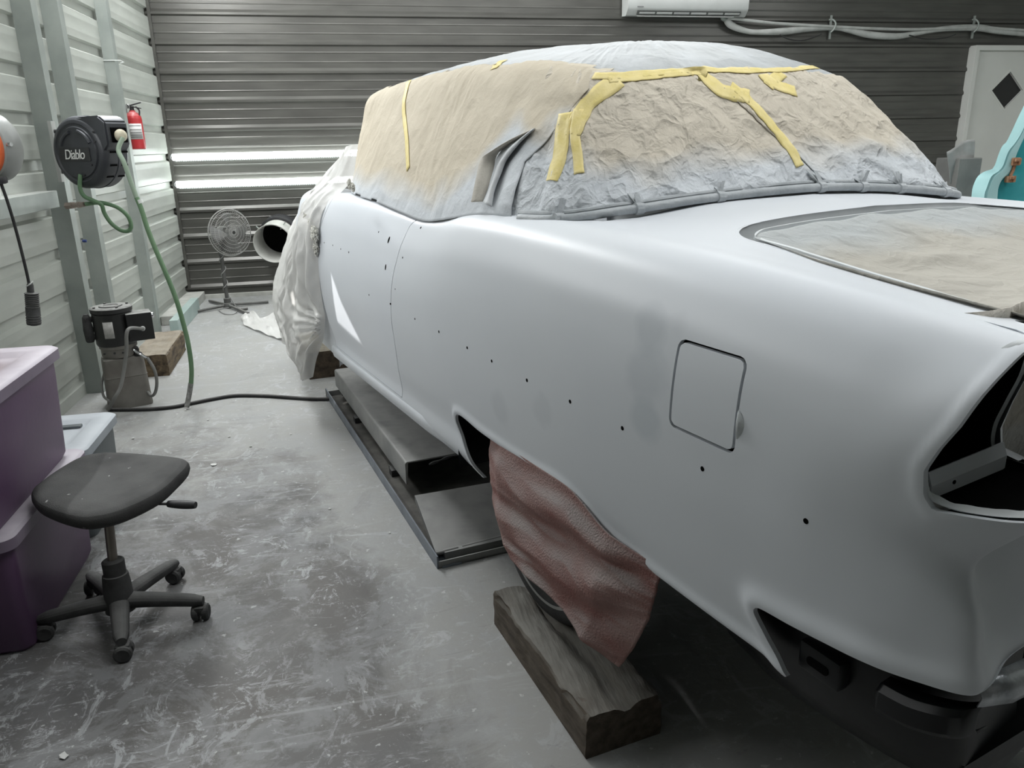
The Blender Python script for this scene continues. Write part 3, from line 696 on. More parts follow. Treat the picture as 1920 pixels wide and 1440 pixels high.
# ================================================================== masking paper, tape and plastic on the car
def paper_mat(name, c1, c2, grey=(.58,.61,.635), rough=.8, bump=.35, bs=16):
    m = mat(name, c1, c2, rough=rough, scale=2.5, bump=.12, bscale=120, lo=.3, hi=.7, spec=.25)
    N = m.node_tree.nodes; L = m.node_tree.links; b = N['Principled BSDF']
    tc = N.new('ShaderNodeTexCoord'); prev = b.inputs['Normal'].links[0].from_socket      # sharp creases of crumpled paper
    for sc, st, dist, det in ((bs*.28,bump*.9,.03,1.5),(bs*.75,bump*.8,.014,2.5),(bs*2.,bump*.5,.005,3)):
        n2 = N.new('ShaderNodeTexNoise'); n2.inputs['Scale'].default_value = sc; n2.inputs['Detail'].default_value = det; n2.inputs['Distortion'].default_value = .5; L.new(tc.outputs['Object'], n2.inputs[0])
        s1 = N.new('ShaderNodeMath'); s1.operation = 'SUBTRACT'; L.new(n2.outputs[0], s1.inputs[0]); s1.inputs[1].default_value = .5
        s2 = N.new('ShaderNodeMath'); s2.operation = 'ABSOLUTE'; L.new(s1.outputs[0], s2.inputs[0])
        bp = N.new('ShaderNodeBump'); bp.invert = True; bp.inputs['Strength'].default_value = min(1,st); bp.inputs['Distance'].default_value = dist*4; L.new(s2.outputs[0], bp.inputs['Height']); L.new(prev, bp.inputs['Normal']); prev = bp.outputs[0]
    L.new(prev, b.inputs['Normal']); src = b.inputs['Base Color'].links[0].from_socket
    at = N.new('ShaderNodeAttribute'); at.attribute_name = 'spray'     # primer overspray that landed on the sheet
    mx = N.new('ShaderNodeMix'); mx.data_type = 'RGBA'; L.new(at.outputs['Fac'], mx.inputs[0]); L.new(src, mx.inputs[6]); mx.inputs[7].default_value = (*grey,1)
    L.new(mx.outputs[2], b.inputs['Base Color']); return m
M['paper'] = paper_mat('beige_masking_paper', (.55,.49,.385), (.60,.54,.43), bump=.17)
M['paper_rear'] = paper_mat('grey_beige_masking_paper', (.55,.50,.415), (.60,.55,.46), bump=.55, bs=22)
M['roof_film'] = paper_mat('white_film', (.41,.43,.435), (.47,.49,.495), rough=.42, bump=.16, bs=14)
KC = [ # base, rail
 ((4.45,1.96,1.42),(4.05,1.96,1.86)), ((4.34,1.55,1.42),(4.02,1.60,1.85)), ((4.12,1.30,1.40),(4.02,1.40,1.835)), ((4.01,1.215,1.372),(3.96,1.345,1.83)),
 ((3.75,1.155,1.366),(3.70,1.352,1.85)), ((3.4,1.135,1.355),(3.38,1.36,1.862)), ((3.03,1.122,1.330),(3.05,1.365,1.862)), ((2.80,1.118,1.316),(2.88,1.368,1.858)),
 ((2.62,1.12,1.332),(2.72,1.37,1.85)), ((2.32,1.135,1.372),(2.42,1.375,1.835)), ((2.06,1.155,1.372),(2.2,1.385,1.81)), ((1.91,1.20,1.380),(2.08,1.42,1.790)),
 ((1.815,1.35,1.402),(2.02,1.56,1.793)), ((1.775,1.60,1.423),(2.0,1.73,1.80)), ((1.725,1.96,1.438),(1.99,1.96,1.805)), ((1.70,2.25,1.427),(1.99,2.15,1.803)),
 ((1.66,2.52,1.402),(2.02,2.32,1.795)), ((1.74,2.70,1.378),(2.08,2.48,1.79)), ((2.0,2.765,1.372),(2.2,2.535,1.81)), ((2.4,2.785,1.372),(2.45,2.545,1.835)),
 ((2.9,2.80,1.32),(2.95,2.55,1.858)), ((3.4,2.785,1.355),(3.38,2.56,1.862)), ((4.01,2.705,1.372),(3.96,2.575,1.83)), ((4.34,2.37,1.42),(4.02,2.32,1.85)), ((4.45,1.97,1.42),(4.05,1.97,1.86))]
def zcrown(s): return float(np.interp(s,[2.0,2.3,2.5,2.77,3.2,3.6,3.9,4.05],[1.84,1.905,1.935,1.962,1.976,1.962,1.915,1.875]))
cols = []
for B, R in KC:
    B, R = np.array(B), np.array(R); sC = float(np.clip(R[0], 2.55, 3.75)); Cc = np.array([sC,TC,zcrown(sC)])
    out = np.array([0.,0.,0.]); dirn = np.array([B[0]-2.9,B[1]-TC,0]); dirn /= np.linalg.norm(dirn)+1e-9
    M1 = B*.66+R*.34+dirn*.012; M2 = B*.30+R*.70+dirn*.020
    C1 = R*.72+Cc*.28; C1[2] = R[2]+.52*(Cc[2]-R[2])
    C2 = R*.4+Cc*.6; C2[2] = R[2]+.86*(Cc[2]-R[2])
    cols.append([B,M1,M2,R,C1,C2,Cc])
cols = np.array(cols); KN = np.arange(len(KC), dtype=float)
VNOD = np.array([0,.33,.67,1.0,1.3,1.7,2.0])
fs = np.linspace(0,len(KC)-1,640); vs_ = np.concatenate([np.linspace(0,1,64),np.linspace(1,2,34)[1:]])
CV = hermite(KN, cols, fs); CV = np.swapaxes(hermite(VNOD, np.swapaxes(CV,0,1), vs_),0,1)
gu = np.gradient(CV,axis=0); gv = np.gradient(CV,axis=1); CNn = np.cross(gu,gv); CNn /= np.linalg.norm(CNn,axis=2,keepdims=True)+1e-9
mid = CV[len(fs)//4, 20]
if np.dot(CNn[len(fs)//4,20], mid-np.array([3,TC,1.5])) < 0: CNn = -CNn
def sheet(name, f0, f1, v0, v1, off, amp, mtl, sprayf, parent=None, wr=(2.2,1.0), ragged=.0, seed=0, folds=None, f1v=None, f0v=None):
    """piece of the cover between two column numbers and two heights, creased and lifted off the body"""
    bm = new(); lay = bm.verts.layers.float.new('spray')
    iu = [i for i,f in enumerate(fs) if f0 <= f <= f1]; iv = [j for j,v in enumerate(vs_) if v0-.08 <= v <= v1+.08]
    grid = []; fa, fb = fs[iu[0]], fs[iu[-1]]
    for i in iu:
        row = []
        for j in iv:
            v = vs_[j]; lo = f0v(v) if f0v else fa; hi = f1v(v) if f1v else fb
            f = lo+(fs[i]-fa)/(fb-fa)*(hi-lo); x_ = f/(fs[1]-fs[0]); i0 = int(min(max(x_,0),len(fs)-2)); u_ = x_-i0
            p = CV[i0,j]*(1-u_)+CV[i0+1,j]*u_; nn_ = CNn[i0,j]*(1-u_)+CNn[i0+1,j]*u_
            a = noise.noise(Vector((f*2.2+seed, v*3.5, seed)))
            ridged = 1-2*abs(noise.noise(Vector((f*wr[0]+v*wr[1]*2+seed*3, v*3.2-f*.8, 1.7))))
            r2 = 1-2*abs(noise.noise(Vector((f*wr[0]*2.7-v*2.2, v*6+f*1.3, seed+4.))))
            sag = amp*(.9*a+.8*ridged+.4*r2)
            if folds: sag += folds(f, v)
            edge = min(1, max(0, v/.06))
            q = p+nn_*(off+sag*(.35+.65*edge))
            x = bm.verts.new(W(*q)); x[lay] = min(1,max(0,sprayf(f, v, noise.noise(Vector((f*1.5,v*5,9.))), q)))
            row.append(x)
        grid.append(row)
    for gi, (a, b) in enumerate(zip(grid[:-1], grid[1:])):
        for k in range(len(a)-1):
            vm = (vs_[iv[k]]+vs_[iv[k+1]])/2
            jag = ragged*noise.noise(Vector((a[k].co.x*5, a[k].co.y*5, 2.)))
            if v0+jag*.5 <= vm <= v1+jag: bm.faces.new((a[k],a[k+1],b[k+1],b[k]))
    for v in [v for v in bm.verts if not v.link_faces]: bm.verts.remove(v)
    o = obj(name, bm, mtl, parent, angle=180); solid(o, .0012, 1.); return o
def sp_side(f, v, n, q):
    h = .16+.07*n+max(0,min(1,(f-8.0)/1.3))*(.42+.2*n)
    return (h-v)/.20+.5
def sp_rear(f, v, n, q):
    h = .27+.09*n+.10*max(0,(f-14.5)/2)+.22*max(0,min(1,(11.6-f)/1.2))
    return (h-v)/.22+.5
def fold_side(f, v):
    # lift of the loose edge by the quarter pillar
    return .02*math.exp(-((f-9.55)/.22)**2)*max(0,1-v*1.3)
def fold_rear(f, v):
    r = .010*math.sin(f*9+v*6)*math.exp(-((v-.25)/.2)**2)
    g_ = .011*max(0,1-abs(v-.33-.08*(f-15.2))/.07)*max(0,min(1,(f-14.75)/.2,(16.0-f)/.5))
    return r*.6+g_
roof = sheet('plastic_sheet', 0, 24, .985, 2.0, .002, .0035, M['roof_film'], lambda f,v,n,q: .15+.5*n, wr=(5,2), seed=2)
tag(roof, 'white film sheet stretched over the roof of the primered car', 'plastic sheet')
sidep = sheet('masking_paper', 0.3, 11.4, 0, 1.04, .006, .0045, M['paper'], sp_side, ragged=.05, seed=1, folds=fold_side, f1v=lambda v: 9.7+1.55*max(0,v-.35)/.65)
tag(sidep, 'smooth beige masking paper over windscreen and left side window of the car', 'masking paper', 'masking paper sheets')
rear1 = sheet('masking_paper', 9.55, 14.45, 0, 1.0, .003, .007, M['paper_rear'], sp_rear, ragged=.02, seed=5, folds=fold_rear, wr=(3,1.6))
tag(rear1, 'creased masking paper over the left part of the rear window, between the yellow tapes', 'masking paper', 'masking paper sheets')
rear2 = sheet('masking_paper', 12.9, 23.8, 0, 1.0, .0055, .007, M['paper_rear'], sp_rear, f0v=lambda v: 14.3-1.2*v, ragged=.02, seed=5, folds=fold_rear, wr=(3,1.6))
tag(rear2, 'creased masking paper round the right part of the rear window, right of the slanting tape', 'masking paper', 'masking paper sheets')
COVT = {'side':BVHTree.FromObject(sidep, bpy.context.evaluated_depsgraph_get()), 'rear':BVHTree.FromObject(rear1, bpy.context.evaluated_depsgraph_get()), 'rear2':BVHTree.FromObject(rear2, bpy.context.evaluated_depsgraph_get()), 'roof':BVHTree.FromObject(roof, bpy.context.evaluated_depsgraph_get())}
ALLT = list(COVT.values())
def tape(pts, w0, parent, lift=.0025, k=6, m=None, name='tape_strip', spray=None):
    """strip of tape pressed on the sheet along points; width in metres"""
    P = []
    px = spline([(a,b,0) for a,b in pts], k)
    for q in px:
        h = hit(q.x, q.y, ALLT)
        if h: P.append((h[0], h[1]))
    if len(P) < 3: return
    # smooth out
    L_ = [p[0] for p in P]
    bm = new(); rows = []
    for i,(p,n) in enumerate(P):
        d = (L_[min(i+2,len(L_)-1)]-L_[max(i-2,0)]).normalized(); s = n.cross(d).normalized()
        ww = w0*(1+.10*noise.noise(p*30)); row = []
        for e in (-1,-.5,0,.5,1):
            c = p+s*e*ww/2
            # press onto the sheet
            best = None
            for t in ALLT:
                loc, nn, _, dist = t.ray_cast(c+n*.05, -n, .09)
                if loc is not None and (best is None or dist < best[1]): best = (loc, dist)
            row.append((best[0] if best else c)+n*lift)
        rows.append(row)
    add_grid(bm, rows); o = obj(name, bm, m or M['tape'], parent, angle=180); solid(o,.0006,1.); return o
tape([(768,148),(759,185),(758,210),(763,260),(766,318)], .030, sidep)
tape([(926,130),(935,121),(944,114)], .035, sidep)
tape([(1160,150),(1120,178),(1090,215),(1072,252)], .055, rear1)
tape([(1062,212),(1056,250),(1050,285),(1040,318),(1032,338)], .055, rear1)
tape([(1085,205),(1078,250),(1083,290),(1086,325)], .03, rear1)
tape([(1112,143),(1170,143),(1240,136),(1310,132),(1390,133),(1460,131),(1530,127),(1580,133)], .030, rear2)
tape([(1140,150),(1200,147),(1260,140),(1320,136)], .025, rear1)
tape([(1312,138),(1350,170),(1385,178),(1405,182)], .050, rear2)
tape([(1370,160),(1405,190),(1440,228),(1475,270),(1500,312)], .034, rear2)
tape([(1430,140),(1455,160),(1492,172)], .050, rear2)
tape([(1466,138),(1450,150),(1440,162)], .04, rear2)
tape([(1560,118),(1590,130),(1622,148)], .03, rear2)

# loose paper flap at the quarter pillar
M['paper_back'] = mat('beige_paper_back', (.50,.44,.35), (.56,.49,.39), rough=.85, scale=12, bump=.2)
def surf(u, v, lift=0.):
    h = hit(u, v, ALLT+BV); return h[0]+h[1]*lift
bm = new(); n_out = (CAMV-surf(920,330)).normalized()
A_ = [(1003,242,.0),(965,266,.0),(935,288,.002),(925,318,.0),(916,350,.0),(905,378,.0)]
B_ = [(1003,240,.003),(958,262,.05),(922,284,.075),(902,300,.08),(893,335,.075),(884,378,.055)]
a1 = spline([surf(u,v,l) for u,v,l in A_],6); b1 = []
pb = [surf(u,v,0)+n_out*l-Vector(AX)*l*.0 for u,v,l in B_]; b1 = spline(pb,6)
add_grid(bm, [[p.lerp(q,k)+n_out*.022*math.sin(PI*k)*0 for k in (0,.33,.66,1)] for p,q in zip(a1,b1)])
o = obj('loose_flap', bm, M['paper'], sidep, angle=180, label='loose folded flap of the paper'); solid(o,.0015)
at = o.data.attributes.new('spray','FLOAT','POINT'); at.data.foreach_set('value', [.35]*len(o.data.vertices))
bm = new()
B2 = [(1003,242,.0),(975,268,.03),(950,300,.035),(940,325,.03),(928,355,.03),(922,388,.02)]
add_grid(bm, [[p,p.lerp(q,.5)+n_out*.03,q] for p,q in zip(spline([surf(u,v,.004) for u,v,_ in [(1000,243,0),(955,278,0),(938,300,0),(930,322,0),(920,352,0),(908,380,0)]],5), spline([surf(u,v,0)+n_out*l for u,v,l in B2],5))])
o = obj('loose_flap', bm, M['paper'], sidep, angle=180, label='loose folded flap of the paper'); solid(o,.0015)
at = o.data.attributes.new('spray','FLOAT','POINT'); at.data.foreach_set('value', [.9]*len(o.data.vertices))

# grey-sprayed rubber bead along the bottom of the rear window, tied with twists of tape
M['seal'] = mat('sprayed_rubber_seal', (.33,.355,.37), (.43,.455,.47), rough=.5, scale=14, bump=.3, bscale=60)
bead = [CV[int(np.argmin(np.abs(fs-f))),0]+np.array([-.014 if f>11 else 0,(-.014 if f<12 else 0),.008]) for f in np.linspace(9.9,18.5,60)]
seal = thing('window_seal','grey-sprayed rubber seal along the bottom of the masked rear window','window seal', W(1.75,TC,1.43))
bm = new(); add_tube(bm, [W(*p) for p in bead], .013, n=10, k=2); obj('bead', bm, M['seal'], seal)
bm = new(); add_tube(bm, [W(*(p+np.array([.02,.012,.014]))) for p in bead], .008, n=8, k=2); obj('inner_bead', bm, M['seal'], seal)
for u,v in ((1056,416),(1193,398),(1347,372),(1532,350),(1615,345),(1690,341),(1772,341)):
    bb_ = [W(*p) for p in bead]; best = min(bb_, key=lambda p: (Vector((0,0,0))-Vector((0,0,0))).length+abs(( (RM.T@(np.array(p)-O3))[0]/(RM.T@(np.array(p)-O3))[2]*F+CX)-u))
    bm = new(); d = Vector(AX)
    rng = random.Random(u)
    add_lathe(bm, best-Vector(RX)*.014, RX, [(.017,0),(.0175,.014),(.016,.028)], 10)
    for q in range(4):
        b0 = best+Vector((0,0,.012)); tip = b0+Vector(AX)*rng.uniform(.0,.05)+Vector(RX)*rng.uniform(-.03,.03)+Vector((0,0,rng.uniform(.015,.045)))
        s = Vector(RX)*rng.uniform(.006,.012); add_rings(bm, [[b0-s,b0+s,b0+s+Vector((0,0,.002)),b0-s+Vector((0,0,.002))],[tip-s*.8,tip+s*.6,tip+s*.6+Vector((0,0,.002)),tip-s*.8+Vector((0,0,.002))]])
    obj('tape_twist', bm, M['seal'], seal, smooth=False)

# paper over the boot opening
bm = new(); lay = bm.verts.layers.float.new('spray'); rows = []
NS, NT = 110, 130
EB = BOOT_EDGE
def edge_z(s): return float(np.interp(s,[.5,.62,.8,1.0,1.2,1.4],[1.288,1.296,1.312,1.331,1.352,1.372]))
for i in range(NS):
    row = []
    for j in range(NT):
        a = i/(NS-1); b = j/(NT-1)
        s = .50+a*(1.405-.50); t0_ = 1.330+.030*min(1,max(0,(s-1.12)/.18)); t = t0_+b*(2*TC-2*t0_)
        # rounded front corners
        dt = min(t-t0_, 2*TC-t0_-t); r = .11; cs_ = 1.40-r
        if s > cs_: 
            ext = r-math.sqrt(max(0,r*r-(s-cs_)**2)); t = t+(ext-dt if dt < ext else 0)*(1 if t < TC else -1); dt = max(dt, ext)
        crown = .012+.045*(1-((t-TC)/.61)**2)
        sagd = .030*min(1,dt/.10)*min(1,(1.42-s)/.22)+.035*math.exp(-((s-1.05)/.28)**2)*math.sin(PI*b)**.5
        z = edge_z(s)-.004+.009*max(0,1-dt/.03)+crown*.5*math.sin(PI*b)-sagd
        z += min(1,.15+dt/.07)*(.009*(1-2*abs(noise.noise(Vector((s*4+t*2.5, t*3-s*2, 3)))))+.005*noise.noise(Vector((s*9,t*9,1)))+.004*(1-2*abs(noise.noise(Vector((s*14+t*4,t*7,7))))))
        if s < .52: z -= (.52-s)*.5
        x = bm.verts.new(W(s,t,z)); x[lay] = min(1,max(0,(s-1.22+.08*noise.noise(Vector((s*4,t*5,2))))/.16+.1+.5*max(0,1-dt/.10)*(s>1.0))); row.append(x)
    rows.append(row)
for a, b in zip(rows[:-1], rows[1:]):
    for k in range(NT-1): bm.faces.new((a[k],a[k+1],b[k+1],b[k]))
M['boot_paper'] = paper_mat('dusted_masking_paper', (.40,.38,.335), (.46,.44,.39), grey=(.42,.44,.44), bump=.4, bs=18)
bp = obj('masking_paper', bm, M['boot_paper'], None, angle=180); solid(bp,.0012)
tag(bp, 'beige masking paper sagging across the open boot of the car', 'masking paper', 'masking paper sheets')
M['green_tape'] = mat('green_tape', (.13,.22,.05), (.19,.29,.08), rough=.6)
bm = new()
bpt = BVHTree.FromObject(bp, bpy.context.evaluated_depsgraph_get())
gp = [(1832,597),(1850,599),(1870,602),(1888,600),(1895,610),(1922,622),(1922,634),(1900,622),(1876,612),(1852,604)]
pts = [hit(u,v,[bpt]) for u,v in gp]; pts = [h[0]+Vector((0,0,.004)) for h in pts if h]
if len(pts) > 3: add_rings(bm, [pts,[p+Vector((0,0,.0015)) for p in pts]]); o = obj('tape_piece', bm, M['green_tape'], bp, smooth=False, label='green tape')
# paper hanging inside the tail opening
bm = new(); lay = bm.verts.layers.float.new('spray'); rows = []
for i in range(30):
    row = []
    for j in range(24):
        t = 1.22+i/29*1.48; z = 1.32-j/23*.40
        x = bm.verts.new(W(.74+.03*noise.noise(Vector((t*5,z*6,1)))+.03*j/23, t, z-.0)); x[lay] = .25+.3*(j > 14); row.append(x)
    rows.append(row)
for a, b in zip(rows[:-1], rows[1:]):
    for k in range(23): bm.faces.new((a[k],a[k+1],b[k+1],b[k]))
o = obj('hanging_flap', bm, M['paper_rear'], bp, angle=180, label='paper hanging down inside the boot'); solid(o,.0012)

# translucent plastic over the front of the car
M['film'] = mat('translucent_film', (.74,.735,.71), (.82,.815,.79), rough=.32, scale=3, alpha=.80, bump=.5, bscale=14, spec=.6)
FC = [
 [(3.99,1.30,1.61),(4.00,1.20,1.42),(4.04,1.085,1.315),(4.06,1.045,1.24),(4.08,1.022,1.10),(4.10,1.018,.92),(4.10,1.024,.78),(4.10,1.028,.70),(4.19,1.03,.57),(4.31,1.01,.43),(4.40,1.0,.30)],
 [(4.14,1.27,1.60),(4.12,1.17,1.44),(4.14,1.065,1.33),(4.15,1.02,1.25),(4.16,.985,1.10),(4.18,.965,.92),(4.18,.975,.78),(4.16,1.00,.69),(4.25,.98,.55),(4.36,.975,.41),(4.43,.98,.28)],
 [(4.30,1.31,1.59),(4.30,1.15,1.42),(4.33,1.06,1.32),(4.34,1.02,1.22),(4.36,.995,1.08),(4.38,.97,.92),(4.39,.945,.78),(4.37,.945,.66),(4.43,.95,.53),(4.47,.955,.42),(4.47,.97,.30)],
 [(4.42,1.36,1.59),(4.47,1.17,1.40),(4.50,1.10,1.28),(4.52,1.06,1.18),(4.56,1.01,1.04),(4.62,.96,.88),(4.66,.925,.74),(4.66,.915,.63),(4.63,.922,.55),(4.59,.93,.47),(4.55,.94,.40)],
 [(4.75,1.46,1.52),(4.80,1.28,1.37),(4.84,1.20,1.26),(4.88,1.15,1.14),(4.95,1.10,1.0),(5.0,1.06,.86),(5.0,1.01,.72),(5.0,.985,.62),(4.95,.985,.5),(4.9,.99,.42),(4.86,1.0,.34)],
 [(5.35,1.65,1.42),(5.5,1.42,1.3),(5.55,1.36,1.2),(5.6,1.30,1.1),(5.63,1.25,.95),(5.65,1.19,.82),(5.65,1.15,.7),(5.63,1.13,.6),(5.6,1.12,.5),(5.55,1.12,.42),(5.5,1.12,.35)],
 [(5.5,TC,1.40),(5.75,TC,1.28),(5.78,TC,1.18),(5.8,TC,1.08),(5.82,TC,.95),(5.93,TC,.82),(5.93,TC,.7),(5.93,TC,.6),(5.93,TC,.5),(5.93,TC,.42),(5.9,TC,.35)],
 [(5.35,2.4,1.42),(5.5,2.65,1.3),(5.55,2.7,1.2),(5.6,2.76,1.1),(5.63,2.8,.95),(5.65,2.82,.82),(5.65,2.82,.7),(5.63,2.82,.6),(5.6,2.82,.5),(5.55,2.82,.42),(5.5,2.82,.35)],
 [(4.0,2.72,1.60),(4.1,2.78,1.40),(4.1,2.86,1.3),(4.1,2.9,1.2),(4.1,2.92,1.05),(4.1,2.93,.9),(4.1,2.93,.76),(4.1,2.92,.66),(4.1,2.9,.56),(4.1,2.88,.42),(4.1,2.86,.3)]]
FC = np.array(FC); un = np.array([0,.12,.35,.7,1.1,1.9,2.8,3.7,5.5])
uu = np.unique(np.concatenate([np.linspace(0,1.2,150),np.linspace(1.2,5.5,120)])); vn = np.arange(11.); vv = np.linspace(0,10,140)
FS = hermite(un, FC, uu); FS = np.swapaxes(hermite(vn, np.swapaxes(FS,0,1), vv),0,1)
bm = new(); rows = []
for i,u in enumerate(uu):
    row = []
    for j,v in enumerate(vv):
        p = FS[i,j].copy(); k = min(1,u/.08)
        d = np.array([p[0]-4.6,p[1]-TC-.2,0]); d /= np.linalg.norm(d)+1e-9; d = d if u > .7 else d*.4+np.array([-.3,-.75,0])
        pleat = math.sin(u*30+3*noise.noise(Vector((u*4,v*.35,1))))*.012*min(1,v/3)
        wr = .016*(1-2*abs(noise.noise(Vector((u*7,v*.55,2)))))+.008*(1-2*abs(noise.noise(Vector((u*16,v*1.4,5)))))+.02*noise.noise(Vector((u*3,v*.4,8)))
        gath = math.exp(-(((u-.0)/.28)**2+((v-7.2)/1.6)**2))    # gathered where it is tied at the sill
        ang = math.atan2((v-7.3)*.35, u+.03)
        star = .018*gath*math.sin(ang*16)*min(1,u/.05)
        row.append(bm.verts.new(W(*(p+d*k*(pleat+wr+star)))))
    rows.append(row)
for a, b in zip(rows[:-1], rows[1:]):
    for k in range(len(vv)-1): bm.faces.new((a[k],a[k+1],b[k+1],b[k]))
fs_o = obj('plastic_sheet', bm, M['film'], None, angle=180); tag(fs_o, 'cloudy translucent plastic sheet draped over the front of the car down to the floor', 'plastic sheet')
# crumpled tape bunches along its edge
M['white_tape'] = mat('sprayed_white_tape', (.60,.60,.56), (.70,.69,.63), rough=.55, bump=.4, bscale=40)
for u, v, r in ((572,412,.030),(584,424,.026),(590,440,.028),(583,455,.018),(592,466,.022),(586,482,.014),(655,345,.014),(662,352,.012)):
    b0 = ont(u, v, 1.01); bm = new(); r_ = bmesh.ops.create_icosphere(bm, subdivisions=4, radius=1.)
    for x in r_['verts']:
        d = x.co.normalized(); k = 1+1.1*(.5-abs(noise.noise(d*3.1+Vector((u,v,0)))))+.5*noise.noise(d*6+Vector((v,u,0)))
        x.co = b0+(Vector(AX)*d.x*r+Vector(RX)*d.y*r*.45+Vector((0,0,1))*d.z*r*1.1)*k
    obj('tape_bunch', bm, M['white_tape'], fs_o, angle=25)
# plastic lying on the floor
bm = new(); rows = []
PA = [(452,597),(470,588),(492,600),(512,590),(535,600),(560,620)]; PB = [(458,612),(480,622),(505,632),(528,640),(548,648),(572,650)]
a_ = spline([fl(u,v,0) for u,v in PA],10); b_ = spline([fl(u,v,0) for u,v in PB],10)
for i,(p,q) in enumerate(zip(a_,b_)):
    rows.append([p.lerp(q,k/14)+Vector((0,0,.012+.05*abs(noise.noise(Vector((i*.11,k*.22,4))))+.03*abs(noise.noise(Vector((i*.3,k*.5,9))))*math.sin(PI*k/14))) for k in range(15)])
add_grid(bm, rows); o = obj('plastic_scrap', bm, M['film'], None, angle=180); tag(o, 'crumpled clear plastic scrap lying on the floor left of the draped car front', 'plastic sheet')
# ================================================================== things on the floor
# ---- lift under the sill
M['lift_blue'] = mat('blue_grey_steel', (.17,.19,.22), (.24,.265,.295), rough=.5, metal=.3, scale=9)
M['lift_deck'] = dust(mat('dusty_lift_steel', (.20,.205,.20), (.29,.29,.28), rough=.5, metal=.2, scale=6, bump=.1, bscale=25), (.40,.40,.39), .5, 1, .8)
LA = math.radians(10.9); LD = Vector((-math.sin(LA),math.cos(LA),0)); LR = Vector((math.cos(LA),math.sin(LA),0)); L0 = Vector((.25,2.68,0))
def Lp(r, d, z): return L0+LR*r+LD*d+Vector((0,0,z))
LROT = Matrix((LR,LD,Vector((0,0,1)))).transposed()
lift = thing('car_lift','low dusty steel car lift with ramp on the floor beside the car sill','car lift', L0)
def lbox(bm, r0, r1, d0, d1, z0, z1, bevel=0): add_box(bm, Lp((r0+r1)/2,(d0+d1)/2,(z0+z1)/2), (r1-r0,d1-d0,z1-z0), rot=LROT, bevel=bevel)
bm = new(); lbox(bm,0,.006,0,2.42,0,.055); lbox(bm,0,.05,0,2.42,0,.006)
o = obj('side_rail', bm, M['lift_blue'], lift, smooth=False, label='blue-grey angle rail')
bm = new(); lbox(bm,.0,.62,0,.006,0,.03); lbox(bm,.0,.62,0,.04,0,.006); obj('cross_bar', bm, M['lift_deck'], lift, smooth=False)
bm = new(); lbox(bm,.05,.62,.05,.11,.0,.035); obj('cross_bar', bm, M['lift_deck'], lift, smooth=False)
bm = new(); lbox(bm,0,.62,2.36,2.42,0,.05); obj('cross_bar', bm, M['lift_deck'], lift, smooth=False)
bm = new(); lbox(bm,.02,.10,-.004,.03,.0,.010); obj('foot_plate', bm, M['lift_blue'], lift, smooth=False)
bm = new(); lbox(bm,.008,.62,.12,2.36,.010,.016); obj('base_plate', bm, mat('dark_dusty_plate',(.07,.068,.062),(.12,.115,.105),rough=.8,scale=12), lift, smooth=False)
# deck: open-ended channel with rounded long edges
bm = new(); z1 = .205; prof = []
dw = .52; r0 = .055
outer = [(r0,z1-.11)]+[(r0+.012-.012*math.cos(a), z1-.012+.012*math.sin(a)) for a in np.linspace(0,PI/2,5)]+[(r0+dw-.012+.012*math.sin(a), z1-.012+.012*math.cos(a)) for a in np.linspace(0,PI/2,5)]+[(r0+dw,z1-.11)]
inner = [(r0+.006,z1-.11)]+[(r0+.014,z1-.006),(r0+dw-.014,z1-.006)]+[(r0+dw-.006,z1-.11)]
sec = outer+inner[::-1]
add_rings(bm, [[Lp(r,.62,z) for r,z in sec],[Lp(r,2.32,z) for r,z in sec]]); obj('deck', bm, M['lift_deck'], lift, angle=50)
bm = new(); lbox(bm,r0+.03,r0+dw-.03,2.28,2.30,.03,z1-.01); obj('channel_shade', bm, M['hole_shade'], lift, smooth=False, label='black plate standing in for shade in the deck'); bm = new(); lbox(bm,r0+.08,r0+dw-.08,1.1,1.14,.02,z1-.01); obj('channel_shade', bm, M['hole_shade'], lift, smooth=False, label='black plate standing in for shade in the deck')  # black plates added in place of the shade inside the channel
# torn film at the deck lip
bm = new(); pts = [fl(805,873,z1),fl(825,866,z1),fl(846,858,z1),fl(880,852,z1)]
add_tube(bm, [p+Vector((0,0,.006)) for p in pts], lambda u: .004+.004*math.sin(u*9)**2, n=6); obj('torn_film', bm, M['dusty_black'], lift)
# ramp
bm = new(); A1, A2 = fl(778,930,.11), fl(935,903,.11); B1, B2 = fl(816,1034,.035), fl(950,1000,.035)
add_rings(bm, [[A1,A2,B2,B1],[p-Vector((0,0,.008)) for p in (A1,A2,B2,B1)]]); add_rings(bm, [[A1,A2,A2-Vector((0,0,.03)),A1-Vector((0,0,.03))],[p+LD*.006 for p in (A1,A2,A2-Vector((0,0,.03)),A1-Vector((0,0,.03)))]])
add_rings(bm, [[A1,B1,B1-Vector((0,0,.02)),A1-Vector((0,0,.03))],[p+LR*.006 for p in (A1,B1,B1-Vector((0,0,.02)),A1-Vector((0,0,.03)))]])
obj('ramp_flap', bm, M['lift_deck'], lift, smooth=False)
bm = new(); add_cyl(bm, B1+Vector((.0,-.012,-.004)), B1+(B2-B1)*.3+Vector((.0,-.012,-.004)), .009, n=10); add_cyl(bm, B1+(B2-B1)*.36+Vector((.0,-.012,-.004)), B2+Vector((0,-.012,-.004)), .007, n=10); obj('ramp_hinge', bm, M['lift_deck'], lift)
for d in (.9,1.75):
    bm = new(); lbox(bm,.055,.11,d,d+.05,.018,.05); lbox(bm,.07,.085,d+.05,d+.12,.018,.032); obj('lock_tab', bm, M['dusty_black'], lift, smooth=False)

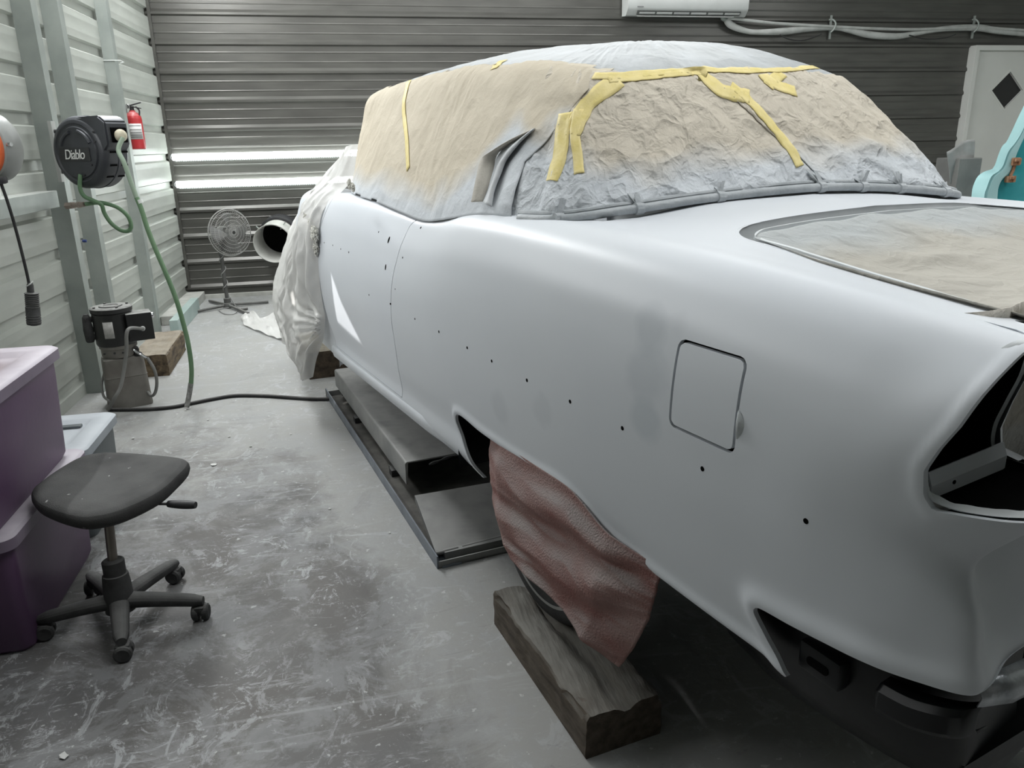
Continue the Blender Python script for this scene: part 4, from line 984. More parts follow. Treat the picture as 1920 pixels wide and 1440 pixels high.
# ---- timbers
def wood_mat(name, c1, c2, top):
    m = mat(name, c1, c2, rough=.85, scale=5, stretch=(6,1,6), bump=.6, bscale=10)
    return dust(m, top, .35, .9, .9, 10)
M['old_timber'] = wood_mat('old_dusty_timber', (.05,.038,.027), (.105,.085,.064), (.21,.205,.185))
M['dark_timber'] = wood_mat('dark_brown_timber', (.045,.032,.022), (.10,.075,.05), (.34,.31,.25))
def timber(name, a, b, w, h, m, label, seed, groove=False, flip=1, parent=None):
    """rough sawn baulk from a to b (near lower-left edge on the floor), w to the right, h high"""
    a, b = Vector(a), Vector(b); d = (b-a); L = d.length; d.normalize(); r = Vector((d.y,-d.x,0))*flip
    bm = new(); n1, n2, n3 = 46, 14, 10
    loop = [(k/n2*w,0) for k in range(n2)]+[(w,k/n3*h) for k in range(n3)]+[(w-k/n2*w,h) for k in range(n2)]+[(0,h-k/n3*h) for k in range(n3)]
    rings = []
    for i in range(n1+1):
        u = i/n1*L; ring = []
        for x, z in loop:
            p = a+d*u+r*x+Vector((0,0,z)); nn = noise.noise(p*9+Vector((seed,0,0)))*.006+noise.noise(p*30)*.003
            # worn arrises
            ex = min(x,w-x); ez = min(z,h-z); rd = .012*(1+noise.noise(Vector((u*6,x*3,seed))))
            if ex < rd and ez < rd and z > h/2: p += (a+d*u+r*w/2+Vector((0,0,h/2))-p).normalized()*rd*.6
            if groove and z > h*.9: p.z -= .018*math.exp(-((x-w*.52)/.02)**2)+.012*abs(noise.noise(Vector((u*3,x*25,seed))))
            if z > .002: p += Vector((nn,nn*.4,nn if z > h*.5 else 0))
            ring.append(p)
        rings.append(ring)
    add_rings(bm, rings); o = obj(name, bm, m, parent, angle=50); return o
tb = timber('timber_block', fl(1099,1424,0), fl(927,1170,0), .235, .135, M['old_timber'], '', 3, True)
tag(tb, 'rough dusty timber baulk under the cloth-covered rear wheel', 'timber block', 'timber blocks')
tb2 = timber('timber_block', fl(581,712,0), fl(560,672,0), .5, .2, M['dark_timber'], '', 9)
tag(tb2, 'dark brown timber block half hidden under the plastic-draped car front', 'timber block', 'timber blocks')
q = timber('timber_block', fl(318,704,0), fl(349,655,0), .25, .165, wood_mat('mossy_timber',(.05,.035,.022),(.17,.125,.075),(.32,.285,.23)), '', 5, False, -1)
tag(q, 'short weathered timber block on the floor beside the hydraulic pump', 'timber block', 'timber blocks')
bm = new(); add_box(bm, (lwx(7.75)+.215,7.78,.07), (.075,1.1,.14), bevel=.004)
o = obj('steel_beam', bm, mat('pale_green_paint',(.33,.42,.40),(.38,.46,.44),rough=.5), None, smooth=False); tag(o, 'pale green hollow steel beam lying along the foot of the left wall', 'steel beam')

# ---- cloth over the rear wheel
cm = mat('red_brown_towel', (.25,.11,.095), (.32,.205,.185), rough=.95, scale=7, bump=.7, bscale=170, lo=.3, hi=.7)
dust(cm, (.33,.31,.30), -.15, .7, .85, 6)
def P2(l, k): return [Vector((p.x,p.y)) for p in spline([(a,b,0) for a,b in l], k)]
NU, NV = 90, 90
def samp(l, n):
    s = spline([(a,b,0) for a,b in l], 24); out = []
    acc = [0]
    for a, b in zip(s[:-1], s[1:]): acc.append(acc[-1]+(b-a).length)
    for i in range(n):
        x = acc[-1]*i/(n-1); k = min(int(np.searchsorted(acc, x, 'right'))-1, len(s)-2); out.append(s[k].lerp(s[k+1], (x-acc[k])/max(acc[k+1]-acc[k],1e-9)))
    return out
top = samp([(914,812),(960,835),(1010,866),(1070,905),(1100,935),(1140,985),(1190,1032),(1234,1068)],NU)
bot = samp([(952,1022),(986,1052),(1022,1086),(1062,1126),(1104,1174),(1138,1230),(1156,1252)],NU)
lef = samp([(914,812),(914,860),(919,930),(930,980),(952,1022)],NV)
rig = samp([(1234,1068),(1224,1110),(1208,1165),(1184,1213),(1156,1252)],NV)
bm = new(); rows = []
for i in range(NU):
    u = i/(NU-1); row = []
    for j in range(NV):
        v = j/(NV-1)
        q = top[i]*(1-v)+bot[i]*v+lef[j]*(1-u)+rig[j]*u-(top[0]*(1-u)*(1-v)+top[-1]*u*(1-v)+bot[0]*(1-u)*v+bot[-1]*u*v)
        sag = v-.32*math.sin(PI*min(1,u*1.1))*.55
        fold = .020*(math.sin(sag*15+2.2*noise.noise(Vector((u*1.6,v*1.6,2)))+u*1.5))*min(1,u/.28)*min(1,(1-u)/.2)*(.5+.5*math.sin(PI*min(1,v+.15)))
        wr = .007*(1-2*abs(noise.noise(Vector((u*4,v*7,3)))))
        edge = min(1,u/.10)*min(1,(1-u)/.25)
        t = 1.078-.034*edge-(.012 if v > .3 else .012*v/.3)*edge-(fold+wr)*min(1,v/.16)*(.9)
        ps = ont(q.x,q.y,1.06); dirc = Vector(ray(q.x,q.y))
        s_, z_ = ps.dot(Vector(AX)), ps.z
        row.append(W(s_,max(t,.99),z_))
    rows.append(row)
add_grid(bm, rows); clo = obj('wheel_cover_cloth', bm, cm, None, angle=180); solid(clo,.006,-1.)
tag(clo, 'dusty red-brown towel hung over the rear wheel of the car', 'cloth')

# ---- stool
def spk(m, col=(.42,.42,.41), sc=38, th=.735):
    N = m.node_tree.nodes; L = m.node_tree.links; b = N['Principled BSDF']; src = b.inputs['Base Color'].links[0].from_socket
    tc = N.new('ShaderNodeTexCoord'); nz = N.new('ShaderNodeTexNoise'); nz.inputs['Scale'].default_value = sc; nz.inputs['Detail'].default_value = 3; L.new(tc.outputs['Object'], nz.inputs[0])
    r = N.new('ShaderNodeValToRGB'); r.color_ramp.elements[0].position = th; r.color_ramp.elements[1].position = th+.03; L.new(nz.outputs[0], r.inputs[0])
    mx = N.new('ShaderNodeMix'); mx.data_type = 'RGBA'; L.new(r.outputs[0], mx.inputs[0]); L.new(src, mx.inputs[6]); mx.inputs[7].default_value = (*col,1); L.new(mx.outputs[2], b.inputs['Base Color']); return m
sx, sy = -.87, 2.575
stool = thing('swivel_stool','dusty black swivel stool without backrest beside the purple bins','stool',(sx,sy,0))
seat_px = [(57,925),(75,950),(140,972),(190,970),(240,955),(300,925),(335,895),(355,872),(345,861),(300,855),(230,850),(190,850),(150,858),(110,880),(75,905)]
sp = [fl(u,v,.50) for u,v in seat_px]; sp = closed_spline(sp,5); sc = sum(sp,Vector())/len(sp)
bm = new(); rings = []
for k, dz in ((.30,-.052),(.80,-.05),(.93,-.047),(.975,-.035),(1.0,-.018),(.995,-.006),(.97,.004),(.90,.012),(.75,.016),(.55,.010),(.30,.005),(.10,.004)):
    rings.append([sc+(p-sc)*k+Vector((0,0,dz)) for p in sp])
add_rings(bm, rings)
fab = spk(dust(mat('dusty_black_fabric',(.022,.022,.022),(.045,.045,.044),rough=.95,scale=7,bump=.3,bscale=250), (.11,.11,.108), .5, 1, .8, 7))
obj('seat', bm, fab, stool, angle=180)
hub = Vector((sx,sy,0))
topc = Vector((sx-.0,sy+.06,.45)); 
bm = new(); add_cyl(bm, hub+Vector((0,0,.20)), topc, .016, n=16); obj('gas_column', bm, mat('brownish_chrome',(.20,.18,.16),(.30,.27,.24),rough=.35,metal=.7), stool, label='brownish metal column')
bm = new(); add_lathe(bm, hub+Vector((0,0,.07)), (0,0.06,1), [(.050,0),(.048,.02),(.045,.10),(.041,.135),(.036,.137),(.036,.185),(.030,.19),(.018,.19)], 24); obj('column_sleeve', bm, M['dusty_black'], stool)
bm = new(); add_box(bm, topc+Vector((0,0,-.012)), (.20,.16,.02), bevel=.006); obj('seat_plate', bm, M['dusty_black'], stool, smooth=False)
lv0 = topc+Vector((.04,-.02,-.01)); lv1 = fl(320,945,.45); lv2 = fl(367,947,.45)
bm = new(); add_tube(bm, [lv0,lv0.lerp(lv1,.6)+Vector((0,0,.004)),lv1], .005, n=8); lvr = obj('height_lever', bm, M['dusty_black'], stool)
bm = new(); add_tube(bm, [lv1-(lv2-lv1)*.1,lv1.lerp(lv2,.3),lv1.lerp(lv2,.7),lv2], lambda u: .009+.006*math.sin(PI*min(1,u*.75+.12)), n=12); obj('lever_grip', bm, M['black_plastic'], lvr)
for u, v in ((387,1160),(235,1240),(80,1197),(172,1106),(335,1086)):
    e = fl(u,v,.0); d = (e-hub); d.z = 0; L = min(d.length,.315); d.normalize(); n = Vector((-d.y,d.x,0)); bm = new(); rows = []
    for k in range(9):
        x = .02+(L-.02)*k/8; zc = .105-.030*(k/8)**1.4; w = .034-.010*k/8; h = .026-.006*k/8
        if k == 8: w *= .7; h *= .7
        rows.append([hub+d*x+n*w*math.cos(a)*(1 if abs(math.cos(a))<.99 else .98)+Vector((0,0,zc+h*math.sin(a)*(1.0 if math.sin(a)>0 else 1.1))) for a in np.linspace(0,2*PI,17)[:-1]])
    add_rings(bm, rows); leg = obj('leg', bm, M['dusty_black'], stool)
    c = hub+d*(L-.015); bm = new(); add_cyl(bm, c+Vector((0,0,.05)), c+Vector((0,0,.078)), .008, n=8)
    ang = random.uniform(0,PI); ax = Vector((math.cos(ang),math.sin(ang),0))
    add_box(bm, c+Vector((0,0,.045)), (.036,.05,.03), rot=rz(ang), bevel=.012); cst = obj('caster', bm, M['dusty_black'], leg)
    for sgn in (-1,1):
        bm = new(); add_lathe(bm, c+ax*(sgn*.006)+Vector((0,0,.0300)), ax*sgn, [(.0275,0),(.030,.006),(.029,.018),(.022,.023),(.008,.020)], 20); obj('wheel', bm, M['dusty_black'], leg)

# ---- storage bins
M['purple'] = mat('purple_plastic', (.088,.045,.098), (.102,.054,.112), rough=.42, scale=4, bump=.05, bscale=30)
M['purple_lid'] = dust(mat('dusty_purple_lid', (.17,.135,.185), (.21,.17,.225), rough=.5, scale=8), (.52,.48,.53), .2, .9, 1., 4)
M['grey_bin'] = mat('grey_plastic', (.085,.10,.105), (.11,.125,.13), rough=.5, scale=5)
M['grey_lid'] = dust(mat('pale_grey_lid', (.30,.33,.36), (.36,.39,.42), rough=.5), (.50,.53,.56), .3, .95, .9, 4)
def bin_(label, x1, y1, L, Wd, z0, h, m, ml, rot=0., group='plastic storage bins', slot=True, rim=.03):
    """x1,y1: far right corner of the lid; runs L towards the camera and Wd to the left"""
    c = Vector((x1-Wd/2, y1-L/2, z0)); t = thing('storage_bin', label, 'storage bin', c, group); R_ = rz(rot)
    def put(bm): bmesh.ops.rotate(bm, cent=(x1,y1,z0), matrix=R_, verts=bm.verts[:])
    bm = new(); rings = []
    for k, z in ((.86,0),(.90,.02),(.955,h*.75),(.962,h-.03),(.95,h-.02)):
        rings.append([(c.x+x*1, c.y+y, z0+z) for x,y in rrect(Wd*k-.02, L*k-.02, .04)])
    add_rings(bm, rings); put(bm); obj('body', bm, m, t, angle=50)
    bm = new(); rings = []
    for w, z, r in ((-.012,h-.045,.05),(0,h-.045,.05),(0,h-.008,.05),(-.010,h,.05),(-.085,h,.03),(-.105,h-.018,.025),(-.13,h-.02,.02),(-.16,h-.0195,.02),(-Wd/2+.02,h-.019,.008)):
        rings.append([(c.x+x, c.y+y, z0+z) for x,y in rrect(Wd+2*w, L+2*w, max(r,.008))])
    add_rings(bm, rings); put(bm); lid = obj('lid', bm, ml, t, angle=40, label='dusty pale lid')
    if slot:
        bm = new(); add_box(bm, (c.x+.02, y1-.145, z0+h-.013), (.16,.035,.012), bevel=.005); put(bm); obj('lid_latch', bm, M['grey_bin'], lid, smooth=False)
    return t
bin_('lower purple storage bin with dusty lid, under the other purple bin', -1.10, 3.24, .80, .48, 0, .445, M['purple'], M['purple_lid'], slot=False)
bin_('upper purple storage bin with dusty pale purple lid and cardboard on it', -1.115, 3.23, .82, .47, .447, .436, M['purple'], M['purple_lid'], slot=False)
bin_('grey storage bin with pale lid standing behind the purple bins', -1.12, 3.78, .52, .44, 0, .42, M['grey_bin'], M['grey_lid'])
bm = new(); p = fl(-12,690,.866); add_box(bm, p+Vector((-.03,.0,.05)), (.09,.16,.13), rot=rz(.35), bevel=.002)
o = obj('cardboard_box', bm, M['cardboard'], None, smooth=False); tag(o, 'corner of a small brown cardboard box on the upper purple bin', 'box')

# ---- paint flakes
M['flake'] = mat('paint_flake', (.55,.55,.53), (.65,.65,.63), rough=.7)
for i,(u,v,s) in enumerate(((400,872,.022),(430,820,.012),(545,815,.01),(250,823,.012),(390,788,.011),(372,705,.01),(340,812,.009),(470,838,.012),(348,770,.012),(618,955,.009),(730,1000,.008),(565,700,.02),(120,1420,.02))):
    p = fl(u,v,0); bm = new(); rng = random.Random(i); n = 7
    ring = [p+Vector((s*rng.uniform(.4,1)*math.cos(2*PI*k/n), s*rng.uniform(.4,1)*math.sin(2*PI*k/n), .002+rng.uniform(0,.004))) for k in range(n)]
    add_rings(bm, [ring,[q+Vector((0,0,.0012)) for q in ring]]); o = obj('paint_flake', bm, M['flake'], None, smooth=False)
    tag(o, 'small pale paint flake lying on the concrete floor', 'paint flake', 'paint flakes on the floor')
# ================================================================== along the left wall
# ---- hydraulic pump unit
pc = Vector((-1.475,5.26,0))
pump = thing('hydraulic_pump','dusty hydraulic pump with black motor on a grey-brown tank by the wall post','pump', pc)
M['tank'] = dust(mat('dusty_brown_tank',(.13,.12,.105),(.22,.21,.19),rough=.75,scale=5,bump=.1,bscale=30),(.36,.35,.32),.4,1,.8)
bm = new(); ro = rz(.35)
rings = []
for k, z in ((1.0,0),(1.02,.01),(.99,.09),(.97,.20),(.96,.204),(.985,.208),(.96,.213),(.94,.30),(.90,.325),(.55,.335),(.5,.345)):
    rings.append([pc+ro@Vector((x,y,z)) for x,y in rrect(.255*k,.205*k,.03*k)])
add_rings(bm, rings); tank = obj('tank', bm, M['tank'], pump, angle=50)
bm = new(); p = pc+ro@Vector((.085,-.06,.325)); add_lathe(bm, p, (.45,-.25,.85), [(.02,0),(.024,.004),(.024,.024),(.018,.028)], 14); obj('filler_cap', bm, M['dusty_black'], tank)
bm = new(); add_lathe(bm, pc+Vector((-.01,0,.335)), (0,0,1), [(.10,0),(.105,.012),(.105,.055),(.112,.058),(.112,.078),(.106,.08)], 32); obj('pump_collar', bm, M['tank'], pump)
for q in (-.06,.0,.05):
    bm = new(); add_lathe(bm, pc+Vector((q-.01,-.098,.372)), (0,-1,0), [(.007,0),(.007,.012)], 8); obj('bolt', bm, M['dusty_black'], pump)
mo = pc+Vector((-.015,.0,.41)); bmot = mat('black_motor_paint',(.012,.012,.012),(.022,.022,.021),rough=.4)
bm = new(); add_lathe(bm, mo, (0,0,1), [(.112,0),(.118,.012),(.118,.205),(.112,.212)], 40); motor = obj('motor', bm, bmot, pump, angle=40)
bm = new(); add_lathe(bm, mo+Vector((0,0,.21)), (0,0,1), [(.112,0),(.122,.004),(.124,.03),(.115,.036),(.07,.036),(.066,.042),(.045,.042),(.04,.037),(.01,.037)], 36)
for k in range(4): a = .6+k*PI/2; add_cyl(bm, mo+Vector((.1*math.cos(a),.1*math.sin(a),.245)), mo+Vector((.1*math.cos(a),.1*math.sin(a),.254)), .008, n=8)
obj('motor_cap', bm, dust(mat('dusty_black_cap',(.02,.02,.02),rough=.6),(.42,.42,.40),.5,1,.9,30), pump)
bm = new(); Rm = rz(.12); add_grid(bm, [[mo+Vector((.119*math.sin(a),-.119*math.cos(a),z)) for z in (.06,.165)] for a in np.linspace(-.28,.22,8)]); lb = obj('rating_label', bm, mat('silver_label',(.38,.37,.35),(.48,.47,.45),rough=.4,scale=60), motor, label='pale rating label'); solid(lb,.001,1.)
bx = mo+Vector((.155,-.015,.115)); rb = rz(.32)
bm = new(); add_box(bm, bx, (.15,.135,.175), rot=rb, bevel=.004); cb = obj('control_box', bm, dust(mat('black_box_paint',(.014,.014,.014),rough=.45),(.42,.42,.40),.6,1,.9,20), pump, smooth=False)
f1 = rb@Vector((1,0,0)); f2 = rb@Vector((0,1,0))
for z, c in ((.0,(.42,.36,.24)),(-.045,(.45,.45,.42))):
    bm = new(); add_box(bm, bx+f1*.0755+Vector((0,0,z)), (.002,.075,.036), rot=rb); obj('warning_label', bm, mat('box_label',c,rough=.5,scale=40), cb, smooth=False)
bm = new(); add_lathe(bm, bx+f1*.075+Vector((0,0,.055)), f1, [(.02,0),(.02,.014),(.012,.018)], 14); obj('push_button', bm, M['chrome'], cb)
bm = new(); add_lathe(bm, bx-f2*.067+f1*.01+Vector((0,0,-.01)), -f2, [(.014,0),(.016,.005),(.013,.025)], 12); obj('cable_gland', bm, M['white_paint'], cb)
bm = new()
for z in (.175,.06): add_cyl(bm, mo+Vector((-.115,-.03,z)), mo+Vector((-.15,-.06,z)), .018, n=10)
add_lathe(bm, mo+Vector((-.14,-.045,.03)), (0,0,1), [(.02,0),(.026,.01),(.03,.08),(.024,.16),(.012,.18)], 14); obj('capacitor', bm, M['dusty_black'], pump)
M['grey_hose'] = mat('grey_conduit',(.16,.16,.15),(.21,.21,.2),rough=.6)
g0 = bx-f2*.09+f1*.01+Vector((0,0,-.01))
bm = new(); add_tube(bm, [g0,ony(240,618,5.02),ony(237,655,5.02),ony(233,690,5.02),ony(226,725,5.0),ony(214,748,4.98),fl(203,768,.02)], .011, n=10); obj('conduit', bm, M['grey_hose'], pump)
bm = new(); add_tube(bm, [pc+Vector((.09,-.02,.37)),ony(250,655,5.2),ony(263,664,5.18),ony(278,673,5.15)], .009, n=8); obj('steel_pipe', bm, M['chrome'], pump)
bm = new(); add_tube(bm, [ony(276,671,5.15),ony(289,692,5.12),ony(294,716,5.12),ony(291,736,5.14),ony(284,742,5.17),ony(277,735,5.2)], .010, n=8); obj('return_hose', bm, M['grey_hose'], pump)
bm = new(); add_lathe(bm, pc+Vector((.09,-.02,.345)), (.3,-.3,1), [(.02,0),(.02,.03),(.012,.045)], 10); obj('valve_block', bm, M['dusty_black'], pump)
bm = new(); add_tube(bm, [ony(195,702,5.3),ony(191,720,5.25),ony(194,742,5.2),ony(205,752,5.12)], .008, n=8); obj('return_hose', bm, M['grey_hose'], pump)
# floor cable to the lift
bm = new(); add_tube(bm, [fl(203,768,.012)]+[fl(u,v,.012) for u,v in ((235,768),(280,767),(325,763),(360,756),(400,748),(440,742),(490,742),(540,745),(585,748),(622,748))], .012, n=10); o = obj('hydraulic_hose', bm, M['rubber'], None)
tag(o, 'black hydraulic hose running across the floor from pump to lift', 'hose')

# ---- hose reel on the first post
rn = Vector((-.52,-.85,.0)).normalized(); rc = Vector((-1.455,5.30,1.592)); rr_ = Vector((0,0,1)).cross(rn).normalized()*-1   # rr_: to the right seen from the front
if rr_.x < 0: rr_ = -rr_
reel = thing('hose_reel','black wall-mounted hose reel with white lettering and green air hose','hose reel', rc)
def Rp(x, z, d): return rc+rr_*x+Vector((0,0,z))+rn*d
bm = new(); Rr = .208; dep = .10
add_lathe(bm, rc-rn*dep, rn, [(.16,0),(.195,.012),(Rr,.03),(Rr,.088),(Rr+.004,.092),(Rr+.004,.098),(Rr,.102),(Rr,.165),(.200,.182),(.185,.196),(.168,.200),(.160,.193),(.150,.193),(.145,.202),(.02,.206)], 72)
case = obj('reel_case', bm, M['reel_plastic'], reel, angle=35)
# shoulder of the outlet, with the mouth
bm = new(); add_prism(bm, [(.02,.02),(.02,.20),(.19,.205),(.235,.17),(.238,.04),(.20,.0)], -rn*.17, Rp(0,0,dep-.01), rr_, (0,0,1))
bmesh.ops.bevel(bm, geom=bm.edges[:], offset=.010, segments=2, affect='EDGES'); obj('outlet_shoulder', bm, M['reel_plastic'], case, angle=50)
bm = new(); add_box(bm, Rp(.238,.095,0), (.012,.115,.085), rot=Matrix((rr_,rn,Vector((0,0,1)))).transposed(), bevel=.004); obj('outlet_mouth', bm, M['hole_shade'], case, smooth=False)
bm = new(); add_grid(bm, [[Rp(.15+.0*k,.0,0) for k in (0,1)] for _ in (0,1)]) if False else None
for a0, a1, r0 in ((25,75,.125),(105,160,.12)):
    pts = [Rp(r0*math.cos(math.radians(a)),r0*math.sin(math.radians(a)),dep+.004) for a in np.linspace(a0,a1,10)]
    b2 = new(); add_tube(b2, pts, .011, n=8, k=2); obj('moulded_rib', b2, M['reel_plastic'], case)
for x, z in ((.07,.10),(.10,-.07),(-.10,.08),(.03,-.13),(.155,.115),(.155,.06)):
    b2 = new(); add_lathe(b2, Rp(x,z,dep+.002), rn, [(.006,0),(.006,.006),(.003,.007)], 10); obj('screw', b2, M['black_plastic'], case)
for z in (.0,-.075,-.14):
    b2 = new(); x = math.sqrt(Rr**2-z**2); add_box(b2, Rp(x-.002,z,.035), (.012,.05,.012), rot=Matrix((rr_,rn,Vector((0,0,1)))).transposed()); add_box(b2, Rp(x-.002,z,-.05), (.012,.045,.012), rot=Matrix((rr_,rn,Vector((0,0,1)))).transposed()); obj('case_slot', b2, M['hole_shade'], case, smooth=False)
b2 = new(); add_prism(b2, rrect(.235,.078,.008,4,-.015,-.010), rn*.005, Rp(0,0,dep+.003), rr_, (0,0,1)); nm = obj('name_plate', b2, M['black_plastic'], reel, smooth=False)
fc = bpy.data.curves.new('lettering','FONT'); fc.body = 'Diablo'; fc.size = .072; fc.shear = .18; fc.extrude = .001; fc.align_x = 'CENTER'; fc.align_y = 'CENTER'; fc.space_character = .88
tmp = bpy.data.objects.new('lettering_tmp', fc); C.objects.link(tmp); bpy.context.view_layer.update()
me = bpy.data.meshes.new_from_object(tmp.evaluated_get(bpy.context.evaluated_depsgraph_get())); bpy.data.objects.remove(tmp)
lt = bpy.data.objects.new('lettering', me); C.objects.link(lt); lt.data.materials.clear(); lt.data.materials.append(mat('white_print',(.7,.7,.68),rough=.5))
Mx = Matrix((rr_*.92,Vector((0,0,1.12)),rn)).transposed().to_4x4(); Mx.translation = Rp(-.015,-.012,dep+.0095)-rc
me.transform(Mx); lt.parent = nm; lt['label'] = 'white lettering'
b2 = new(); add_tube(b2, [Rp(-.11,.02,-.13),Rp(-.11,.20,-.13),Rp(.02,.20,-.13),Rp(.02,-.17,-.13),Rp(-.11,-.17,-.13),Rp(-.11,.02,-.13)], .005, n=6, smooth=False); obj('swivel_bracket', b2, M['black_plastic'], reel)
b2 = new(); p0 = Vector((lwx(5.46)+.125,5.46,1.60)); add_box(b2, p0+Vector((.012,0,0)), (.02,.075,.36)); obj('back_plate', b2, mat('pale_plate',(.40,.41,.39),(.46,.47,.45),rough=.5), reel, smooth=False)
b2 = new(); add_cyl(b2, p0+Vector((.01,0,.12)), Rp(-.05,.12,-.11), .012, n=10); add_cyl(b2, p0+Vector((.01,0,-.12)), Rp(-.05,-.12,-.11), .012, n=10); obj('swivel_arm', b2, M['black_plastic'], reel)
M['cream'] = mat('dusty_cream_plastic',(.45,.41,.30),(.60,.56,.44),rough=.7,scale=40)
hp = Rp(.262,.09,.0)
b2 = new(); add_lathe(b2, Rp(.240,.095,0), rr_+rn*.5-Vector((0,0,.15)), [(.012,0),(.030,.006),(.036,.02),(.034,.034),(.022,.046),(.012,.05)], 20); obj('hose_stop', b2, M['cream'], reel, label='cream hose stop ball')
M['green_hose'] = mat('green_hose',(.10,.19,.10),(.15,.25,.14),rough=.5,scale=4)
M['pale_hose'] = mat('pale_green_hose',(.25,.33,.25),(.32,.40,.31),rough=.5,scale=4)
hs = Rp(.285,.08,.02)
P_ = [hs,ony(222,281,5.12),ony(233,306,5.1),ony(245,340,5.1),ony(256,370,5.1)]
b2 = new(); add_tube(b2, P_, .0135, n=10); obj('air_hose', b2, M['pale_hose'], reel, label='pale green end of the air hose')
b2 = new(); add_cyl(b2, ony(261,374,5.1), ony(264,381,5.1), .017, n=10); obj('hose_joint', b2, M['white_paint'], reel)
b2 = new(); add_tube(b2, [ony(256,370,5.1),ony(265,392,5.1),ony(277,430,5.1),ony(292,468,5.1),ony(310,510,5.09),ony(328,555,5.08),ony(342,600,5.07),ony(353,645,5.06),ony(359,690,5.05),ony(358,722,5.05)], .0145, n=10); obj('air_hose', b2, M['green_hose'], reel, label='green air hose hanging to the floor')
b2 = new(); add_tube(b2, [ony(358,718,5.05),ony(355,738,5.05),fl(350,764,.012)], .016, n=10); obj('hose_end', b2, mat('grey_wrapped_end',(.16,.16,.15),(.28,.28,.27),rough=.8,scale=60,bump=.4,bscale=90), reel, label='taped grey hose end')
b2 = new(); add_tube(b2, [Rp(.0,-.125,.105),ony(150,352,5.22),ony(158,368,5.22),ony(175,376,5.24),ony(190,384,5.26),ony(196,400,5.27),ony(208,418,5.28),ony(225,431,5.28),ony(240,433,5.28),ony(246,424,5.28),ony(240,406,5.28),ony(222,390,5.28),ony(200,382,5.28),ony(182,380,5.28),ony(160,383,5.28)], .0125, n=10); obj('supply_hose', b2, M['green_hose'], reel)
b2 = new(); add_cyl(b2, ony(125,386,5.36), ony(138,385,5.33), .022, n=6); add_cyl(b2, ony(138,385,5.33), ony(158,383,5.28), .015, n=12); add_cyl(b2, ony(146,384,5.31), ony(150,384,5.30), .019, n=12); obj('hose_coupling', b2, mat('dusty_brass',(.30,.24,.20),(.40,.34,.30),rough=.6,metal=.3), reel)

# ---- orange cable reel at the left edge, with hanging hand lamp
on = Vector((-.50,-.86,0)).normalized(); oc = ony(-30,276,4.45); orr = Vector((.86,-.50,0))
cr = thing('cable_reel','orange and grey cable reel on the wall at the left edge with a black cord','cable reel', oc)
b2 = new(); add_lathe(b2, oc-on*.10, on, [(.10,0),(.150,.01),(.165,.03),(.165,.09),(.155,.11),(.148,.112)], 48); obj('reel_rim', b2, mat('grey_reel_rim',(.22,.23,.22),(.28,.29,.28),rough=.4), cr)
b2 = new(); add_lathe(b2, oc+on*.005, on, [(.146,0),(.140,.018),(.11,.03),(.02,.034)], 48); obj('orange_cover', b2, mat('orange_plastic',(.62,.11,.03),(.70,.14,.04),rough=.4), cr, label='orange cover')
b2 = new(); add_cyl(b2, oc+orr*.158+Vector((0,0,.01)), oc+orr*.182+Vector((0,0,.01)), .010, n=8); obj('rim_bolt', b2, M['chrome'], cr)
b2 = new(); add_box(b2, Vector((lwx(4.6)+.06,4.62,1.45)), (.10,.05,.20), bevel=.004); add_cyl(b2, Vector((lwx(4.6)+.08,4.62,1.47)), oc-on*.08, .02, n=10); obj('wall_bracket', b2, M['white_paint'], cr, smooth=False)
ct = oc+orr*.10+Vector((0,0,-.15))+on*.02
b2 = new(); add_lathe(b2, ct+Vector((0,0,.01)), (0,0,-1), [(.018,0),(.024,.01),(.022,.03),(.010,.035)], 14); obj('cord_outlet', b2, M['black_plastic'], cr)
pts = [ct,ony(2,343,4.42),ony(12,372,4.42),ony(24,410,4.42),ony(35,450,4.42),ony(45,490,4.42),ony(52,520,4.42),ony(56,542,4.42)]
b2 = new(); add_tube(b2, pts, .0075, n=8); obj('cord', b2, M['rubber'], cr)
b2 = new(); pa = ony(56,530,4.42); pb_ = ony(59,548,4.42); pe = ony(64,610,4.42); ax = (pe-pb_).normalized(); Lh = (pe-pb_).length
add_lathe(b2, pa, ax, [(.011,0),(.016,.012),(.017,(pb_-pa).length)], 14)
pr = [(.020,0),(.034,.004)]
for k in range(7): pr += [(.034,.008+k*.010),(.031,.011+k*.010),(.031,.015+k*.010),(.034,.017+k*.010)]
pr += [(.034,Lh*.68)]
for k in range(3): pr += [(.036,Lh*.70+k*.014),(.032,Lh*.72+k*.014)]
pr += [(.035,Lh*.9),(.033,Lh*.97),(.02,Lh*.975),(.018,Lh)]
add_lathe(b2, pb_, ax, pr, 20); obj('hand_lamp_grip', b2, dust(mat('dusty_rubber_grip',(.035,.036,.036),(.06,.06,.06),rough=.7,scale=30,bump=.2),(.25,.25,.24),.2,1,.6), cr, label='ribbed black grip hanging on the cord')
b2 = new(); add_tube(b2, [ony(49,537,4.40),ony(56,533,4.39),ony(62,527,4.40)], .003, n=6); obj('cable_tie', b2, M['white_paint'], cr)

